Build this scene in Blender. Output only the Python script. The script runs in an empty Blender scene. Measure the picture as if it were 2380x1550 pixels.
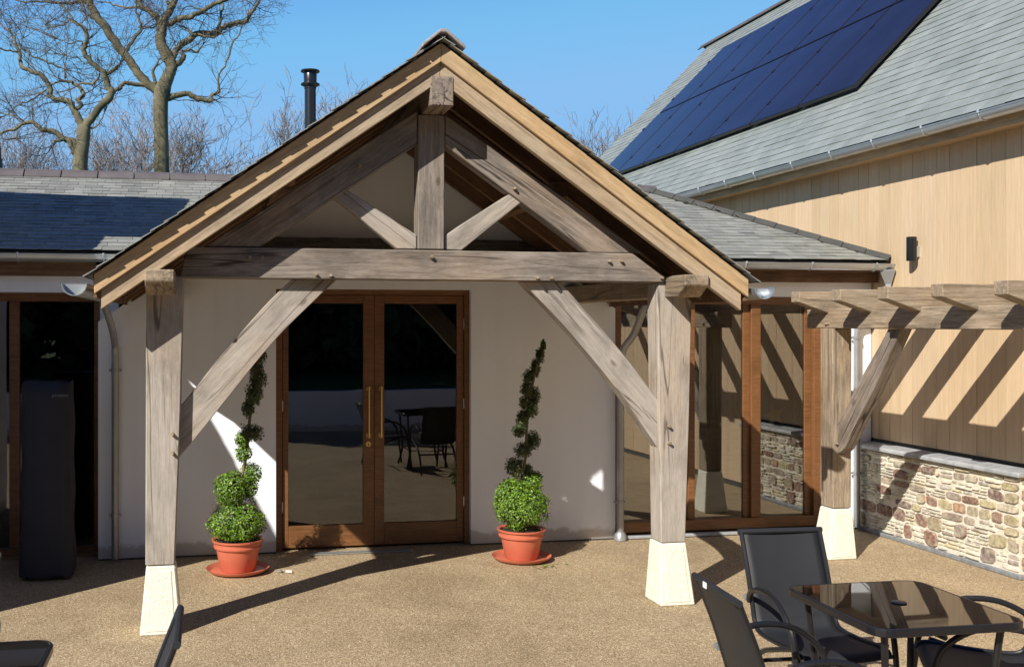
import bpy, bmesh, math, random
from mathutils import Vector, Matrix, noise
R = math.radians
rnd = random.Random(7)
scene = bpy.context.scene
col = scene.collection

# ---------------------------------------------------------------- camera, world, sun, exposure
YAW = math.atan(459/2400)
cam_d = bpy.data.cameras.new('camera'); cam = bpy.data.objects.new('camera', cam_d); col.objects.link(cam)
cam.location = (0, 0, 1.8); cam.rotation_euler = (R(90), 0, -YAW)
cam_d.sensor_width = 36; cam_d.lens = 2400/2380*36
cam_d.shift_x = 248/2380; cam_d.shift_y = -22/2380
cam_d.clip_start = 0.05; cam_d.clip_end = 2000
scene.camera = cam
SUN = Vector((1.07, 1.0, -1.04)).normalized()
el = math.asin(-SUN.z)
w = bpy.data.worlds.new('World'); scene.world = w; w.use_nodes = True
nt = w.node_tree; bg = nt.nodes['Background']
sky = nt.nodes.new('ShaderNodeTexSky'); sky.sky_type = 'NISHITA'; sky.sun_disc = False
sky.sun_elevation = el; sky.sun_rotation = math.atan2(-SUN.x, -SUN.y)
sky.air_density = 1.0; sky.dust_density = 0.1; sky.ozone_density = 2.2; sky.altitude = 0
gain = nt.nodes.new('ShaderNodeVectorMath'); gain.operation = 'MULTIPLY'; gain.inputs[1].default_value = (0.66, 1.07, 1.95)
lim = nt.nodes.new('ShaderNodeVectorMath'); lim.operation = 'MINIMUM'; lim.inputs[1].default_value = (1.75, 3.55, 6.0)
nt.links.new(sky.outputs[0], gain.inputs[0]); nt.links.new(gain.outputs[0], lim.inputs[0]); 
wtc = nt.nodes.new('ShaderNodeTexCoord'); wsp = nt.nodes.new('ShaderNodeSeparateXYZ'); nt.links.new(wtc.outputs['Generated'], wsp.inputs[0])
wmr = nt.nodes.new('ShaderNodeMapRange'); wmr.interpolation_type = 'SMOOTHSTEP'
for k_, v_ in zip((1, 2, 3, 4), (0.24, 0.62, 1.0, 0.40)): wmr.inputs[k_].default_value = v_   # sky dimmed toward the zenith to cut fill light
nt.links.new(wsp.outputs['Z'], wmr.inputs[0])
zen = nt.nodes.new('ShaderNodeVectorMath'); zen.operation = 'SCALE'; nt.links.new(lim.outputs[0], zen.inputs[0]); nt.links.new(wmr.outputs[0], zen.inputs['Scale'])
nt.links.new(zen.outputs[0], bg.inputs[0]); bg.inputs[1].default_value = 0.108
sd = bpy.data.lights.new('sun', 'SUN'); sd.energy = 5.0; sd.angle = R(0.5); sd.color = (1.0, 0.95, 0.87)
so = bpy.data.objects.new('sun', sd); col.objects.link(so)
so.rotation_euler = SUN.to_track_quat('-Z', 'Y').to_euler(); so.location = (-20, -20, 20)
scene.view_settings.view_transform = 'Standard'; scene.view_settings.look = 'None'
scene.view_settings.exposure = 0.45; scene.view_settings.gamma = 1.0
scene.render.resolution_x = 1024; scene.render.resolution_y = 666

# pixel helper used only while measuring real distances (outlines read off the photograph, each at its own depth)
def at(x, y, Y):
    u = (x-942)/2400; v = (753-y)/2400
    c, s = math.cos(YAW), math.sin(YAW)
    d = (s+u*c, c-u*s, v); t = Y/d[1]
    return Vector((d[0]*t, Y, 1.8+v*t))

# ---------------------------------------------------------------- materials
def new_mat(name):
    m = bpy.data.materials.new(name); m.use_nodes = True
    t = m.node_tree; return m, t, t.nodes['Principled BSDF']
def N(t, typ, **k):
    n = t.nodes.new(typ)
    for a, b in k.items(): setattr(n, a, b)
    return n
def ramp(t, fac, stops):
    r = N(t, 'ShaderNodeValToRGB'); e = r.color_ramp.elements
    while len(e) < len(stops): e.new(0.5)
    for i, (p, c) in enumerate(stops):
        e[i].position = p; e[i].color = (c[0], c[1], c[2], 1)
    t.links.new(fac, r.inputs[0]); return r.outputs[0]
def coords(t, scale, rand=True):
    tc = N(t, 'ShaderNodeTexCoord'); mp = N(t, 'ShaderNodeMapping')
    mp.inputs['Scale'].default_value = scale
    if rand:
        oi = N(t, 'ShaderNodeObjectInfo'); mu = N(t, 'ShaderNodeMath', operation='MULTIPLY'); mu.inputs[1].default_value = 37
        t.links.new(oi.outputs['Random'], mu.inputs[0]); ad = N(t, 'ShaderNodeVectorMath', operation='ADD')
        t.links.new(tc.outputs['Object'], ad.inputs[0]); t.links.new(mu.outputs[0], ad.inputs[1])
        t.links.new(ad.outputs[0], mp.inputs[0])
    else: t.links.new(tc.outputs['Object'], mp.inputs[0])
    return mp.outputs[0]
def tex(t, vec, scale, detail=4, rough=0.6, dist=0):
    n = N(t, 'ShaderNodeTexNoise'); n.inputs['Scale'].default_value = scale; n.inputs['Detail'].default_value = detail
    n.inputs['Roughness'].default_value = rough; n.inputs['Distortion'].default_value = dist
    t.links.new(vec, n.inputs['Vector']); return n.outputs[0]
def mixc(t, fac, a, b, mode='MIX'):
    m = N(t, 'ShaderNodeMix', data_type='RGBA', blend_type=mode)
    for s, v in ((0, fac), (6, a), (7, b)):
        if isinstance(v, (int, float)): m.inputs[s].default_value = v
        elif isinstance(v, tuple): m.inputs[s].default_value = (*v, 1)
        else: t.links.new(v, m.inputs[s])
    return m.outputs[2]
def bump(t, b, h, strength, dist=0.01):
    n = N(t, 'ShaderNodeBump'); n.inputs['Strength'].default_value = strength; n.inputs['Distance'].default_value = dist
    t.links.new(h, n.inputs['Height']); t.links.new(n.outputs[0], b.inputs['Normal'])
def wood(name, dark, mid, light, crack=0.0, rough=0.8, grain=40, blot=0.5, tan=0.0):
    m, t, b = new_mat(name)
    g = tex(t, coords(t, (0.07, 1, 1)), grain*1.5, 6, 0.7, 0.35)
    fine = tex(t, coords(t, (0.09, 1, 1)), grain*6, 3, 0.7)
    c = ramp(t, g, [(0.32, dark), (0.48, mid), (0.66, light)])
    c = mixc(t, 0.30, c, ramp(t, fine, [(0.38, tuple(x*.62 for x in mid)), (0.60, light)]))
    patch = ramp(t, tex(t, coords(t, (0.5, 1, 1)), 4.5, 5, 0.62, 0.4), [(0.34, (1-blot*.7,)*3), (0.5, (1.0,)*3), (0.7, (1+blot*.2,)*3)])
    c = mixc(t, 1.0, c, patch, 'MULTIPLY')
    if tan:
        tn = ramp(t, tex(t, coords(t, (0.35, 1, 1)), 3.2, 3, 0.6), [(0.46, (0, 0, 0)), (0.62, (tan,)*3)])
        c = mixc(t, tn, c, mixc(t, 1.0, c, (1.12, .93, .72), 'MULTIPLY'))
        vo = N(t, 'ShaderNodeTexVoronoi'); vo.inputs['Scale'].default_value = 3.3; t.links.new(coords(t, (0.45, 1, 1)), vo.inputs['Vector'])
        kn = ramp(t, vo.outputs['Distance'], [(0.0, (.8, .8, .8)), (.035, (.55, .55, .55)), (.06, (0, 0, 0))])
        c = mixc(t, kn, c, (0.06, 0.035, 0.02))
    if crack:
        mk = None
        for sc, wd, dd in ((8, .018, .5), (19, .022, .7)):
            k = tex(t, coords(t, (0.035, 1, 1)), sc, 2, 0.45, dd)
            s = N(t, 'ShaderNodeMath', operation='SUBTRACT'); s.inputs[1].default_value = 0.5; t.links.new(k, s.inputs[0])
            a = N(t, 'ShaderNodeMath', operation='ABSOLUTE'); t.links.new(s.outputs[0], a.inputs[0])
            cr = ramp(t, a.outputs[0], [(0.0, (1, 1, 1)), (wd*.45, (.8, .8, .8)), (wd, (0, 0, 0))])
            gate = ramp(t, tex(t, coords(t, (0.5, 2.2, 2.2)), sc*.22, 2), [(0.45 if sc < 10 else .54, (0, 0, 0)), (0.56 if sc < 10 else .64, (crack, crack, crack))])
            q = mixc(t, 1.0, cr, gate, 'MULTIPLY'); mk = q if mk is None else mixc(t, 1.0, mk, q, 'LIGHTEN')
        c = mixc(t, mk, c, (0.022, 0.015, 0.011))
    t.links.new(c, b.inputs['Base Color']); b.inputs['Roughness'].default_value = rough
    bump(t, b, g, 0.5, 0.004)
    return m
def plain(name, c, rough=0.6, metal=0.0, var=0.15, scale=6, bmp=0.0, bscale=60, spec=None, rand=True):
    m, t, b = new_mat(name)
    v = coords(t, (1, 1, 1), rand); n = tex(t, v, scale, 5, 0.6)
    cc = ramp(t, n, [(0.3, tuple(x*(1-var) for x in c)), (0.7, tuple(min(1, x*(1+var)) for x in c))])
    t.links.new(cc, b.inputs['Base Color']); b.inputs['Roughness'].default_value = rough; b.inputs['Metallic'].default_value = metal
    if spec is not None: b.inputs['Specular IOR Level'].default_value = spec
    if bmp: bump(t, b, tex(t, v, bscale, 4), bmp, 0.005)
    return m
def island(name, stops, rough=0.6, stain=None, bmp=0.2, bscale=40, vscale=(1, 1, 1), grain=8, amount=0.3, spec=0.5):
    m, t, b = new_mat(name)
    g = N(t, 'ShaderNodeNewGeometry')
    c = ramp(t, g.outputs['Random Per Island'], stops)
    v = coords(t, vscale, False); n = tex(t, v, grain, 5, 0.65)
    sh = ramp(t, n, [(0.25, (1-amount,)*3), (0.75, (1+amount*0.6,)*3)])
    c = mixc(t, 1.0, c, sh, 'MULTIPLY')
    if stain:
        s = ramp(t, tex(t, coords(t, (1, 1, 1), False), stain[1], 4), [(0.45, (0, 0, 0)), (0.7, (stain[2],)*3)])
        c = mixc(t, s, c, stain[0])
    t.links.new(c, b.inputs['Base Color']); b.inputs['Roughness'].default_value = rough; b.inputs['Specular IOR Level'].default_value = spec
    if bmp: bump(t, b, tex(t, v, bscale, 4), bmp, 0.004)
    return m

M = {}
M['oak'] = wood('weathered_oak', (.115, .092, .075), (.205, .17, .14), (.315, .27, .23), crack=0.95, grain=30, blot=0.45, tan=.5)
M['oak_warm'] = wood('warm_oak', (.13, .095, .06), (.26, .20, .135), (.41, .33, .24), crack=0.5, grain=30, blot=0.45, tan=.4)
M['larch'] = wood('fresh_timber', (.32, .21, .105), (.45, .31, .165), (.55, .395, .23), crack=0.0, grain=22, blot=0.25, tan=.3)
M['pale'] = wood('planed_oak', (.27, .235, .20), (.355, .315, .27), (.43, .375, .32), crack=0.7, grain=26, blot=0.45, tan=.4)
M['tan'] = wood('tan_oak', (.25, .18, .11), (.38, .29, .19), (.47, .375, .265), crack=0.3, grain=26, blot=0.35, tan=.3)
M['dark_timber'] = wood('sawn_rafter', (.07, .035, .018), (.15, .08, .04), (.24, .14, .08), grain=30, blot=0.4)
M['frame'] = wood('stained_hardwood', (.105, .043, .016), (.17, .072, .026), (.24, .108, .041), rough=0.4, grain=45, blot=0.25)
M['clad'] = island('larch_cladding', [(0, (.53, .39, .235)), (.3, (.57, .42, .26)), (.65, (.61, .455, .29)), (1, (.56, .42, .27))], rough=0.8, vscale=(6, 6, .35), grain=9, amount=0.17, bmp=0.15)
M['slate'] = island('roof_slate', [(0, (.20, .205, .19)), (.25, (.235, .24, .22)), (.6, (.265, .27, .25)), (.85, (.30, .305, .28)), (1, (.25, .26, .245))], rough=0.5, bmp=0.25, bscale=30, grain=7, amount=0.25, stain=((.33, .33, .27), 2.5, .35))
M['slate_barn'] = island('green_slate', [(0, (.225, .25, .232)), (.3, (.24, .265, .247)), (.7, (.252, .277, .258)), (1, (.27, .295, .277))], rough=0.5, bmp=0.25, bscale=25, grain=4, amount=0.25, stain=((.35, .36, .33), 1.6, .35))
M['slate_edge'] = plain('slate_deck', (.06, .06, .055), 0.8)
M['ridge'] = plain('clay_ridge_tile', (.105, .092, .095), 0.7, var=0.2, bmp=0.2)
M['porch_ridge'] = plain('mortared_ridge', (.30, .27, .26), 0.85, var=0.35, scale=25, bmp=0.5)
M['render'] = plain('white_render', (.84, .875, .94), 0.85, var=0.015, scale=2, bmp=0.12, bscale=90)
_m = M['render']; _t = _m.node_tree; _b = _t.nodes['Principled BSDF']; _src = _b.inputs['Base Color'].links[0].from_socket
_g = N(_t, 'ShaderNodeNewGeometry'); _s = N(_t, 'ShaderNodeSeparateXYZ'); _t.links.new(_g.outputs['Position'], _s.inputs[0])
_n = tex(_t, _g.outputs['Position'], 7, 5, .7); _a = N(_t, 'ShaderNodeMath', operation='MULTIPLY_ADD'); _a.inputs[1].default_value = -.17; _t.links.new(_n, _a.inputs[0]); _t.links.new(_s.outputs['Z'], _a.inputs[2])
_d = ramp(_t, _a.outputs[0], [(0.0, (.6, .6, .6)), (.03, (0, 0, 0))]); _v = N(_t, 'ShaderNodeMapping'); _v.inputs['Scale'].default_value = (9, 9, .35); _t.links.new(_g.outputs['Position'], _v.inputs[0])
_k = ramp(_t, tex(_t, _v.outputs[0], 1.0, 4, .6), [(.35, (.975, .97, .96)), (.6, (1, 1, 1))])
_c = mixc(_t, 1.0, _src, _k, 'MULTIPLY'); _c = mixc(_t, _d, _c, (.42, .34, .25)); _t.links.new(_c, _b.inputs['Base Color'])
M['metal'] = plain('galvanised_steel', (.50, .53, .55), 0.38, metal=0.75, var=0.1, scale=5)
M['pipe'] = plain('zinc_pipe', (.36, .37, .38), 0.42, metal=0.6, var=0.15, scale=4)
M['lead'] = plain('lead_flashing', (.34, .35, .38), 0.5, metal=0.3, var=0.25, scale=8)
M['flue'] = plain('black_enamel', (.012, .013, .016), 0.28, var=0.1)
M['black'] = plain('black_powder_coat', (.012, .012, .014), 0.32, var=0.1)
M['sling'] = plain('black_sling_mesh', (.017, .018, .021), 0.55, var=0.15, scale=4, bmp=0.3, bscale=500)
M['cover'] = plain('navy_cover_fabric', (.014, .016, .028), 0.75, var=0.2, bmp=0.25, bscale=14)
M['terracotta'] = plain('terracotta_plastic', (.52, .135, .075), 0.42, var=0.08, scale=8)
M['soil'] = plain('soil', (.03, .02, .013), 0.95, var=0.4, scale=60, bmp=1)
M['bark'] = plain('mossy_bark', (.135, .115, .068), 0.9, var=0.5, scale=2.2, bmp=0.8, bscale=9)
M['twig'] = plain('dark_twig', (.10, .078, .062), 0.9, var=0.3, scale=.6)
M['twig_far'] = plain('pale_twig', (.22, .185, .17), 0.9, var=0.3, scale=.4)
M['stem'] = plain('shrub_stem', (.16, .12, .07), 0.85, var=0.3)
M['brass'] = plain('brass', (.65, .46, .17), 0.28, metal=0.9, var=0.08)
M['coping'] = plain('coping_slab', (.33, .34, .35), 0.55, var=0.25, scale=14, bmp=0.25)
M['mortar'] = plain('pale_mortar', (.62, .57, .47), 0.92, var=0.16, scale=30, bmp=0.6, bscale=70)
M['concrete'] = plain('cast_stone', (.70, .675, .57), 0.9, var=0.10, scale=18, bmp=0.7, bscale=60)
M['rough'] = plain('picked_stone_face', (.70, .68, .58), 0.95, var=0.10, scale=45, bmp=1.0, bscale=55)
M['white_tag'] = plain('white_label', (.8, .8, .8), 0.6, var=0.02)
M['grey_print'] = plain('grey_print', (.16, .165, .19), 0.6, var=0.02)
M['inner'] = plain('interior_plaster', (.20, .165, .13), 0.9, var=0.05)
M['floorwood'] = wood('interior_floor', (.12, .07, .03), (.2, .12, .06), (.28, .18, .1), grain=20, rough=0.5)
M['yellow'] = plain('yellow_paper', (.75, .50, .04), 0.7, var=0.05)
M['curtain'] = plain('rust_curtain', (.24, .07, .035), 0.85, var=0.15)
M['kerb'] = plain('edging_strip', (.20, .21, .22), 0.6, var=0.3, scale=20, bmp=0.3)
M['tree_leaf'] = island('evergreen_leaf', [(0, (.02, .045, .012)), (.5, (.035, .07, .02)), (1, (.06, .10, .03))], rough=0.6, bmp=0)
M['leaf'] = island('box_leaf', [(0, (.045, .11, .008)), (.4, (.10, .21, .012)), (.8, (.17, .30, .02)), (1, (.28, .40, .04))], rough=0.45, bmp=0)
M['leaf_dull'] = island('bronzed_leaf', [(0, (.05, .055, .02)), (.45, (.065, .095, .025)), (.85, (.09, .14, .03)), (1, (.16, .075, .03))], rough=0.45, bmp=0)
M['stone'] = island('rubble_stone', [(0, (.20, .10, .07)), (.2, (.26, .15, .11)), (.36, (.17, .12, .11)), (.5, (.50, .43, .24)), (.64, (.30, .24, .19)), (.8, (.58, .52, .38)), (.92, (.22, .17, .15)), (1, (.40, .22, .11))], rough=0.9, bmp=1.0, bscale=70, grain=38, amount=0.6, stain=((.58, .51, .38), 26, .55))
M['sliver'] = island('thin_stone', [(0, (.62, .57, .44)), (.3, (.66, .62, .52)), (.5, (.60, .50, .28)), (.65, (.45, .42, .37)), (.8, (.64, .60, .48)), (.92, (.30, .22, .18)), (1, (.36, .34, .31))], rough=0.9, bmp=1.0, bscale=70, grain=30, amount=0.45, stain=((.66, .61, .50), 20, .7))
def mk_gravel():
    m, t, b = new_mat('resin_gravel')
    v = coords(t, (1, 1, 1), False)
    vo = N(t, 'ShaderNodeTexVoronoi'); vo.inputs['Scale'].default_value = 165; t.links.new(v, vo.inputs['Vector'])
    sep = N(t, 'ShaderNodeSeparateColor'); t.links.new(vo.outputs['Color'], sep.inputs[0])
    c = ramp(t, sep.outputs[0], [(0, (.22, .15, .08)), (.3, (.36, .262, .148)), (.65, (.445, .335, .198)), (.88, (.53, .42, .265)), (1, (.76, .67, .50))])
    d = ramp(t, vo.outputs['Distance'], [(0.0, (1, 1, 1)), (.55, (.9, .9, .9)), (1, (.45, .4, .35))])
    c = mixc(t, 1.0, c, d, 'MULTIPLY')
    big = ramp(t, tex(t, v, 1.1, 6, .7, .6), [(0.3, (.80, .78, .76)), (.5, (1.02, 1.02, 1.02)), (.7, (1.2, 1.2, 1.18))])
    c = mixc(t, 1.0, c, big, 'MULTIPLY')
    cl = ramp(t, tex(t, v, 28, 3), [(0.3, (.94, .93, .92)), (.7, (1.06, 1.06, 1.06))])
    c = mixc(t, 1.0, c, cl, 'MULTIPLY')
    t.links.new(c, b.inputs['Base Color']); b.inputs['Roughness'].default_value = 0.75
    bump(t, b, vo.outputs['Distance'], 0.5, -0.004)
    return m
M['gravel'] = mk_gravel()
def mk_grass():
    m, t, b = new_mat('grass')
    v = coords(t, (1, 1, 1), False)
    c = ramp(t, tex(t, v, 3, 6), [(0.3, (.03, .07, .012)), (.7, (.09, .16, .03))])
    t.links.new(c, b.inputs['Base Color']); b.inputs['Roughness'].default_value = 0.9; bump(t, b, tex(t, v, 40, 4), 0.8, 0.05)
    return m
M['grass'] = mk_grass()
def mk_solar():
    m, t, b = new_mat('solar_cells')
    b.inputs['Base Color'].default_value = (.010, .016, .052, 1); b.inputs['Roughness'].default_value = 0.16
    v = coords(t, (1, 1, 1)); n = tex(t, v, 1.4, 2)
    c = ramp(t, n, [(0.3, (.012, .013, .028)), (.7, (.017, .019, .044))])
    t.links.new(c, b.inputs['Base Color']); b.inputs['Specular IOR Level'].default_value = 0.13
    return m
M['solar'] = mk_solar()
def mk_glass(name, tint, boost, ior=1.55):
    m, t, b = new_mat(name)
    t.nodes.remove(b); out = [n for n in t.nodes if n.type == 'OUTPUT_MATERIAL'][0]
    tr = N(t, 'ShaderNodeBsdfTransparent'); tr.inputs[0].default_value = (*tint, 1)
    gl = N(t, 'ShaderNodeBsdfGlossy'); gl.inputs['Roughness'].default_value = 0.0
    fr = N(t, 'ShaderNodeFresnel'); fr.inputs[0].default_value = ior
    mu = N(t, 'ShaderNodeMath', operation='MULTIPLY_ADD', use_clamp=True); mu.inputs[1].default_value = 1.0; mu.inputs[2].default_value = boost
    t.links.new(fr.outputs[0], mu.inputs[0])
    n = tex(t, coords(t, (1, 1, 1)), 1.6, 1, .4); bm = N(t, 'ShaderNodeBump'); bm.inputs['Strength'].default_value = 0.05; bm.inputs['Distance'].default_value = 0.02
    t.links.new(n, bm.inputs['Height']); t.links.new(bm.outputs[0], gl.inputs['Normal'])
    mx = N(t, 'ShaderNodeMixShader'); t.links.new(mu.outputs[0], mx.inputs[0]); t.links.new(tr.outputs[0], mx.inputs[1]); t.links.new(gl.outputs[0], mx.inputs[2])
    t.links.new(mx.outputs[0], out.inputs[0]); return m
M['glass'] = mk_glass('window_glass', (.75, .75, .70), 0.22)
M['door_glass'] = mk_glass('door_glass', (.5, .5, .47), 0.085)
m_, t_, b_ = new_mat('black_table_glass'); b_.inputs['Base Color'].default_value = (.006, .006, .007, 1); b_.inputs['Roughness'].default_value = 0.02
b_.inputs['IOR'].default_value = 1.5
nn = tex(t_, coords(t_, (1, 1, 1)), 2.5, 1); bump(t_, b_, nn, 0.06, 0.01); M['table_glass'] = m_

# ---------------------------------------------------------------- mesh helpers
class MB:
    def __init__(s): s.v = []; s.f = []
    def box(s, x0, x1, y0, y1, z0, z1):
        i = len(s.v)
        s.v += [(x, y, z) for z in (z0, z1) for y in (y0, y1) for x in (x0, x1)]
        s.f += [tuple(i+k for k in q) for q in ((0, 2, 3, 1), (4, 5, 7, 6), (0, 1, 5, 4), (2, 6, 7, 3), (0, 4, 6, 2), (1, 3, 7, 5))]
        return s
    def poly(s, pts):
        i = len(s.v); s.v += [tuple(p) for p in pts]; s.f.append(tuple(range(i, i+len(pts)))); return s
    def prism(s, a, b):
        n = len(a); i = len(s.v); s.v += [tuple(p) for p in a]+[tuple(p) for p in b]
        s.f.append(tuple(i+k for k in reversed(range(n)))); s.f.append(tuple(i+n+k for k in range(n)))
        for k in range(n):
            k2 = (k+1) % n; s.f.append((i+k, i+k2, i+n+k2, i+n+k))
        return s
    def tube(s, pts, rad, seg=8, cap=True):
        pts = [Vector(p) for p in pts]; n = len(pts)
        if not isinstance(rad, (list, tuple)): rad = [rad]*n
        i0 = len(s.v); up = None
        for k, p in enumerate(pts):
            d = (pts[min(k+1, n-1)]-pts[max(k-1, 0)])
            if d.length < 1e-9: d = Vector((0, 0, 1))
            d.normalize()
            if up is None:
                a = Vector((0, 0, 1)) if abs(d.z) < 0.9 else Vector((1, 0, 0)); e1 = d.cross(a).normalized()
            else: e1 = (up-d*up.dot(d)); e1 = e1.normalized() if e1.length > 1e-6 else d.orthogonal().normalized()
            up = e1; e2 = d.cross(e1)
            for j in range(seg):
                t = 2*math.pi*j/seg; q = p+(e1*math.cos(t)+e2*math.sin(t))*rad[k]; s.v.append(tuple(q))
        for k in range(n-1):
            for j in range(seg):
                a = i0+k*seg+j; b = i0+k*seg+(j+1) % seg; s.f.append((a, b, b+seg, a+seg))
        if cap:
            s.f.append(tuple(i0+j for j in reversed(range(seg)))); s.f.append(tuple(i0+(n-1)*seg+j for j in range(seg)))
        return s
    def lathe(s, prof, cx, cy, seg=32):
        i0 = len(s.v)
        for r, z in prof:
            for j in range(seg):
                t = 2*math.pi*j/seg; s.v.append((cx+r*math.cos(t), cy+r*math.sin(t), z))
        for k in range(len(prof)-1):
            for j in range(seg):
                a = i0+k*seg+j; b = i0+k*seg+(j+1) % seg; s.f.append((a, b, b+seg, a+seg))
        return s
    def build(s, name, mat, parent=None, bevel=0.0, smooth=False, mtx=None, segs=1, weld=False):
        me = bpy.data.meshes.new(name); me.from_pydata(s.v, [], s.f)
        if bevel or weld:
            bm = bmesh.new(); bm.from_mesh(me); bmesh.ops.recalc_face_normals(bm, faces=bm.faces)
            if bevel:
                ed = [e for e in bm.edges if len(e.link_faces) == 2 and e.calc_face_angle(0) > 0.5]
                bmesh.ops.bevel(bm, geom=ed, offset=bevel, segments=segs, affect='EDGES', profile=0.6, clamp_overlap=True)
            bm.to_mesh(me); bm.free()
        me.materials.append(mat)
        if smooth:
            me.polygons.foreach_set('use_smooth', [True]*len(me.polygons))
            me.update()
            if smooth == 'auto': me.set_sharp_from_angle(angle=R(35))
        me.update()
        o = bpy.data.objects.new(name, me); col.objects.link(o)
        W = mtx if mtx is not None else Matrix.Identity(4)
        place(o, parent, W)
        return o
WORLD = {}
def place(o, parent, W):
    WORLD[o.name] = W.copy()
    if parent is not None:
        o.parent = parent; o.matrix_basis = WORLD[parent.name].inverted() @ W
    else: o.matrix_basis = W
def thing(name, label, cat, loc=(0, 0, 0), rz=0.0, group=None, scale=1.0):
    o = bpy.data.objects.new(name, None); col.objects.link(o); o.empty_display_size = 0.2
    place(o, None, Matrix.Translation(loc) @ Matrix.Rotation(rz, 4, 'Z') @ Matrix.Scale(scale, 4))
    o['label'] = label; o['category'] = cat
    if group: o['group'] = group
    return o
def tag(o, label, cat, group=None):
    o['label'] = label; o['category'] = cat
    if group: o['group'] = group
    return o
def copy_thing(root, W, label, group=None):
    r = root.copy(); col.objects.link(r); r.matrix_basis = W; WORLD[r.name] = W.copy(); r['label'] = label
    if group: r['group'] = group
    def rec(src, dst):
        for ch in [c for c in KIDS.get(src.name, [])]:
            c = ch.copy(); col.objects.link(c); c.parent = dst; c.matrix_basis = ch.matrix_basis.copy()
            rec(ch, c)
    rec(root, r); return r
KIDS = {}
def index_kids():
    KIDS.clear()
    for o in bpy.data.objects:
        if o.parent: KIDS.setdefault(o.parent.name, []).append(o)
def timber(name, pts, y0, y1, ang, mat, parent, plane='x', bevel=0.006):
    """prism of a polygon given in (X,Z) (plane x) or (Y,Z) (plane y); grain runs along ang"""
    cx = sum(p[0] for p in pts)/len(pts); cz = sum(p[1] for p in pts)/len(pts); ym = (y0+y1)/2
    a = R(ang); ca, sa = math.cos(a), math.sin(a)
    loc = [((p[0]-cx)*ca+(p[1]-cz)*sa, -(p[0]-cx)*sa+(p[1]-cz)*ca) for p in pts]
    h = (y1-y0)/2
    mb = MB().prism([(x, -h, z) for x, z in loc], [(x, h, z) for x, z in loc])
    if plane == 'x': ex = Vector((ca, 0, sa)); ey = Vector((0, 1, 0)); o = Vector((cx, ym, cz))
    else: ex = Vector((0, ca, sa)); ey = Vector((-1, 0, 0)); o = Vector((ym, cx, cz))
    ez = ex.cross(ey)
    W = Matrix((( ex.x, ey.x, ez.x, o.x), (ex.y, ey.y, ez.y, o.y), (ex.z, ey.z, ez.z, o.z), (0, 0, 0, 1)))
    return mb.build(name, mat, parent, bevel=bevel, mtx=W)
def peg(x, z, y, parent, r=0.011, l=0.028):
    a = rnd.uniform(-.2, .2)
    MB().tube([(x, y+0.02, z), (x+a*l, y-l, z+0.004)], [r, r*0.85], 8).build('peg', M['oak_warm'], parent)

def slates(name, O, u, v, ul, vl, gauge, width, mat, parent, th=0.006, verge0=0.0, verge1=0.0, clip=None, seed=1, deck=None):
    """overlapping slates on a plane: O corner at the eave, u along the eave, v up the slope"""
    r = random.Random(seed); O = Vector(O); u = Vector(u).normalized(); v = Vector(v).normalized(); n = u.cross(v).normalized()
    if n.z < 0: n = -n
    mb = MB(); rows = int(math.ceil(vl/gauge))
    for i in range(rows):
        a = i*gauge; off = (i % 2)*width/2-width + r.uniform(-.01, .01)*width*2
        e0 = -verge0*(0.72+0.28*(i % 2)); e1 = ul+verge1*(0.35+0.65*((i+1) % 2))
        x = off
        while x < e1-1e-4:
            x1 = min(x+width*r.uniform(.94, 1.06), e1); xa = max(x, e0)
            if x1-xa > 0.012:
                lo = a-0.004*r.random()-(0.004 if r.random() < .1 else 0); hi = min(a+gauge*1.25, vl+gauge*.25); t0 = th*(1.7+0.7*r.random()); t1 = th*.55
                if clip is None or clip((xa+x1)/2, a+gauge*.5):
                    g = 0.0015
                    A = O+u*(xa+g)+v*lo; B = O+u*(x1-g)+v*lo; Cc = O+u*(x1-g)+v*hi; D = O+u*(xa+g)+v*hi
                    k = len(mb.v)
                    sk = n*r.uniform(-.0012, .0012)
                    mb.v += [tuple(A+n*t0), tuple(B+n*t0+sk), tuple(Cc+n*t1), tuple(D+n*t1), tuple(A+n*(t0-th)), tuple(B+n*(t0-th)), tuple(Cc+n*(t1-th*.5)), tuple(D+n*(t1-th*.5))]
                    mb.f += [(k, k+1, k+2, k+3), (k+4, k+5, k+1, k), (k+5, k+6, k+2, k+1), (k+7, k+4, k, k+3)]
            x = x1
    return mb.build(name, mat, parent)
def half_gutter(name, p0, p1, r, mat, parent, out, th=0.003, seg=12):
    """half-round gutter from p0 to p1 (axis points at rim height); out = outward horizontal dir"""
    p0 = Vector(p0); p1 = Vector(p1); o = Vector(out); up = Vector((0, 0, 1)); mb = MB()
    prof = []
    for k in range(seg+1):
        t = math.pi*k/seg; prof.append((math.cos(t)*r, -math.sin(t)*r))
    prof = [(r+0.006, 0.006), (r+.004, -.004)]+prof
    inner = [(x*(1-th/r), z*(1-th/r)+.0015) for x, z in prof[2:]]
    ring = prof+inner[::-1]
    a = [p0+o*x+up*z for x, z in ring]; b = [p1+o*x+up*z for x, z in ring]
    n = len(ring); i = 0; mb.v = [tuple(q) for q in a]+[tuple(q) for q in b]
    for k in range(n): k2 = (k+1) % n; mb.f.append((k, k2, n+k2, n+k))
    L = len(prof)
    for base in (0, n):   # thin end rims
        for k in range(seg): mb.f.append((base+2+k, base+3+k, base+n-2-k, base+n-1-k))
    return mb.build(name, mat, parent, smooth='auto')

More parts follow.
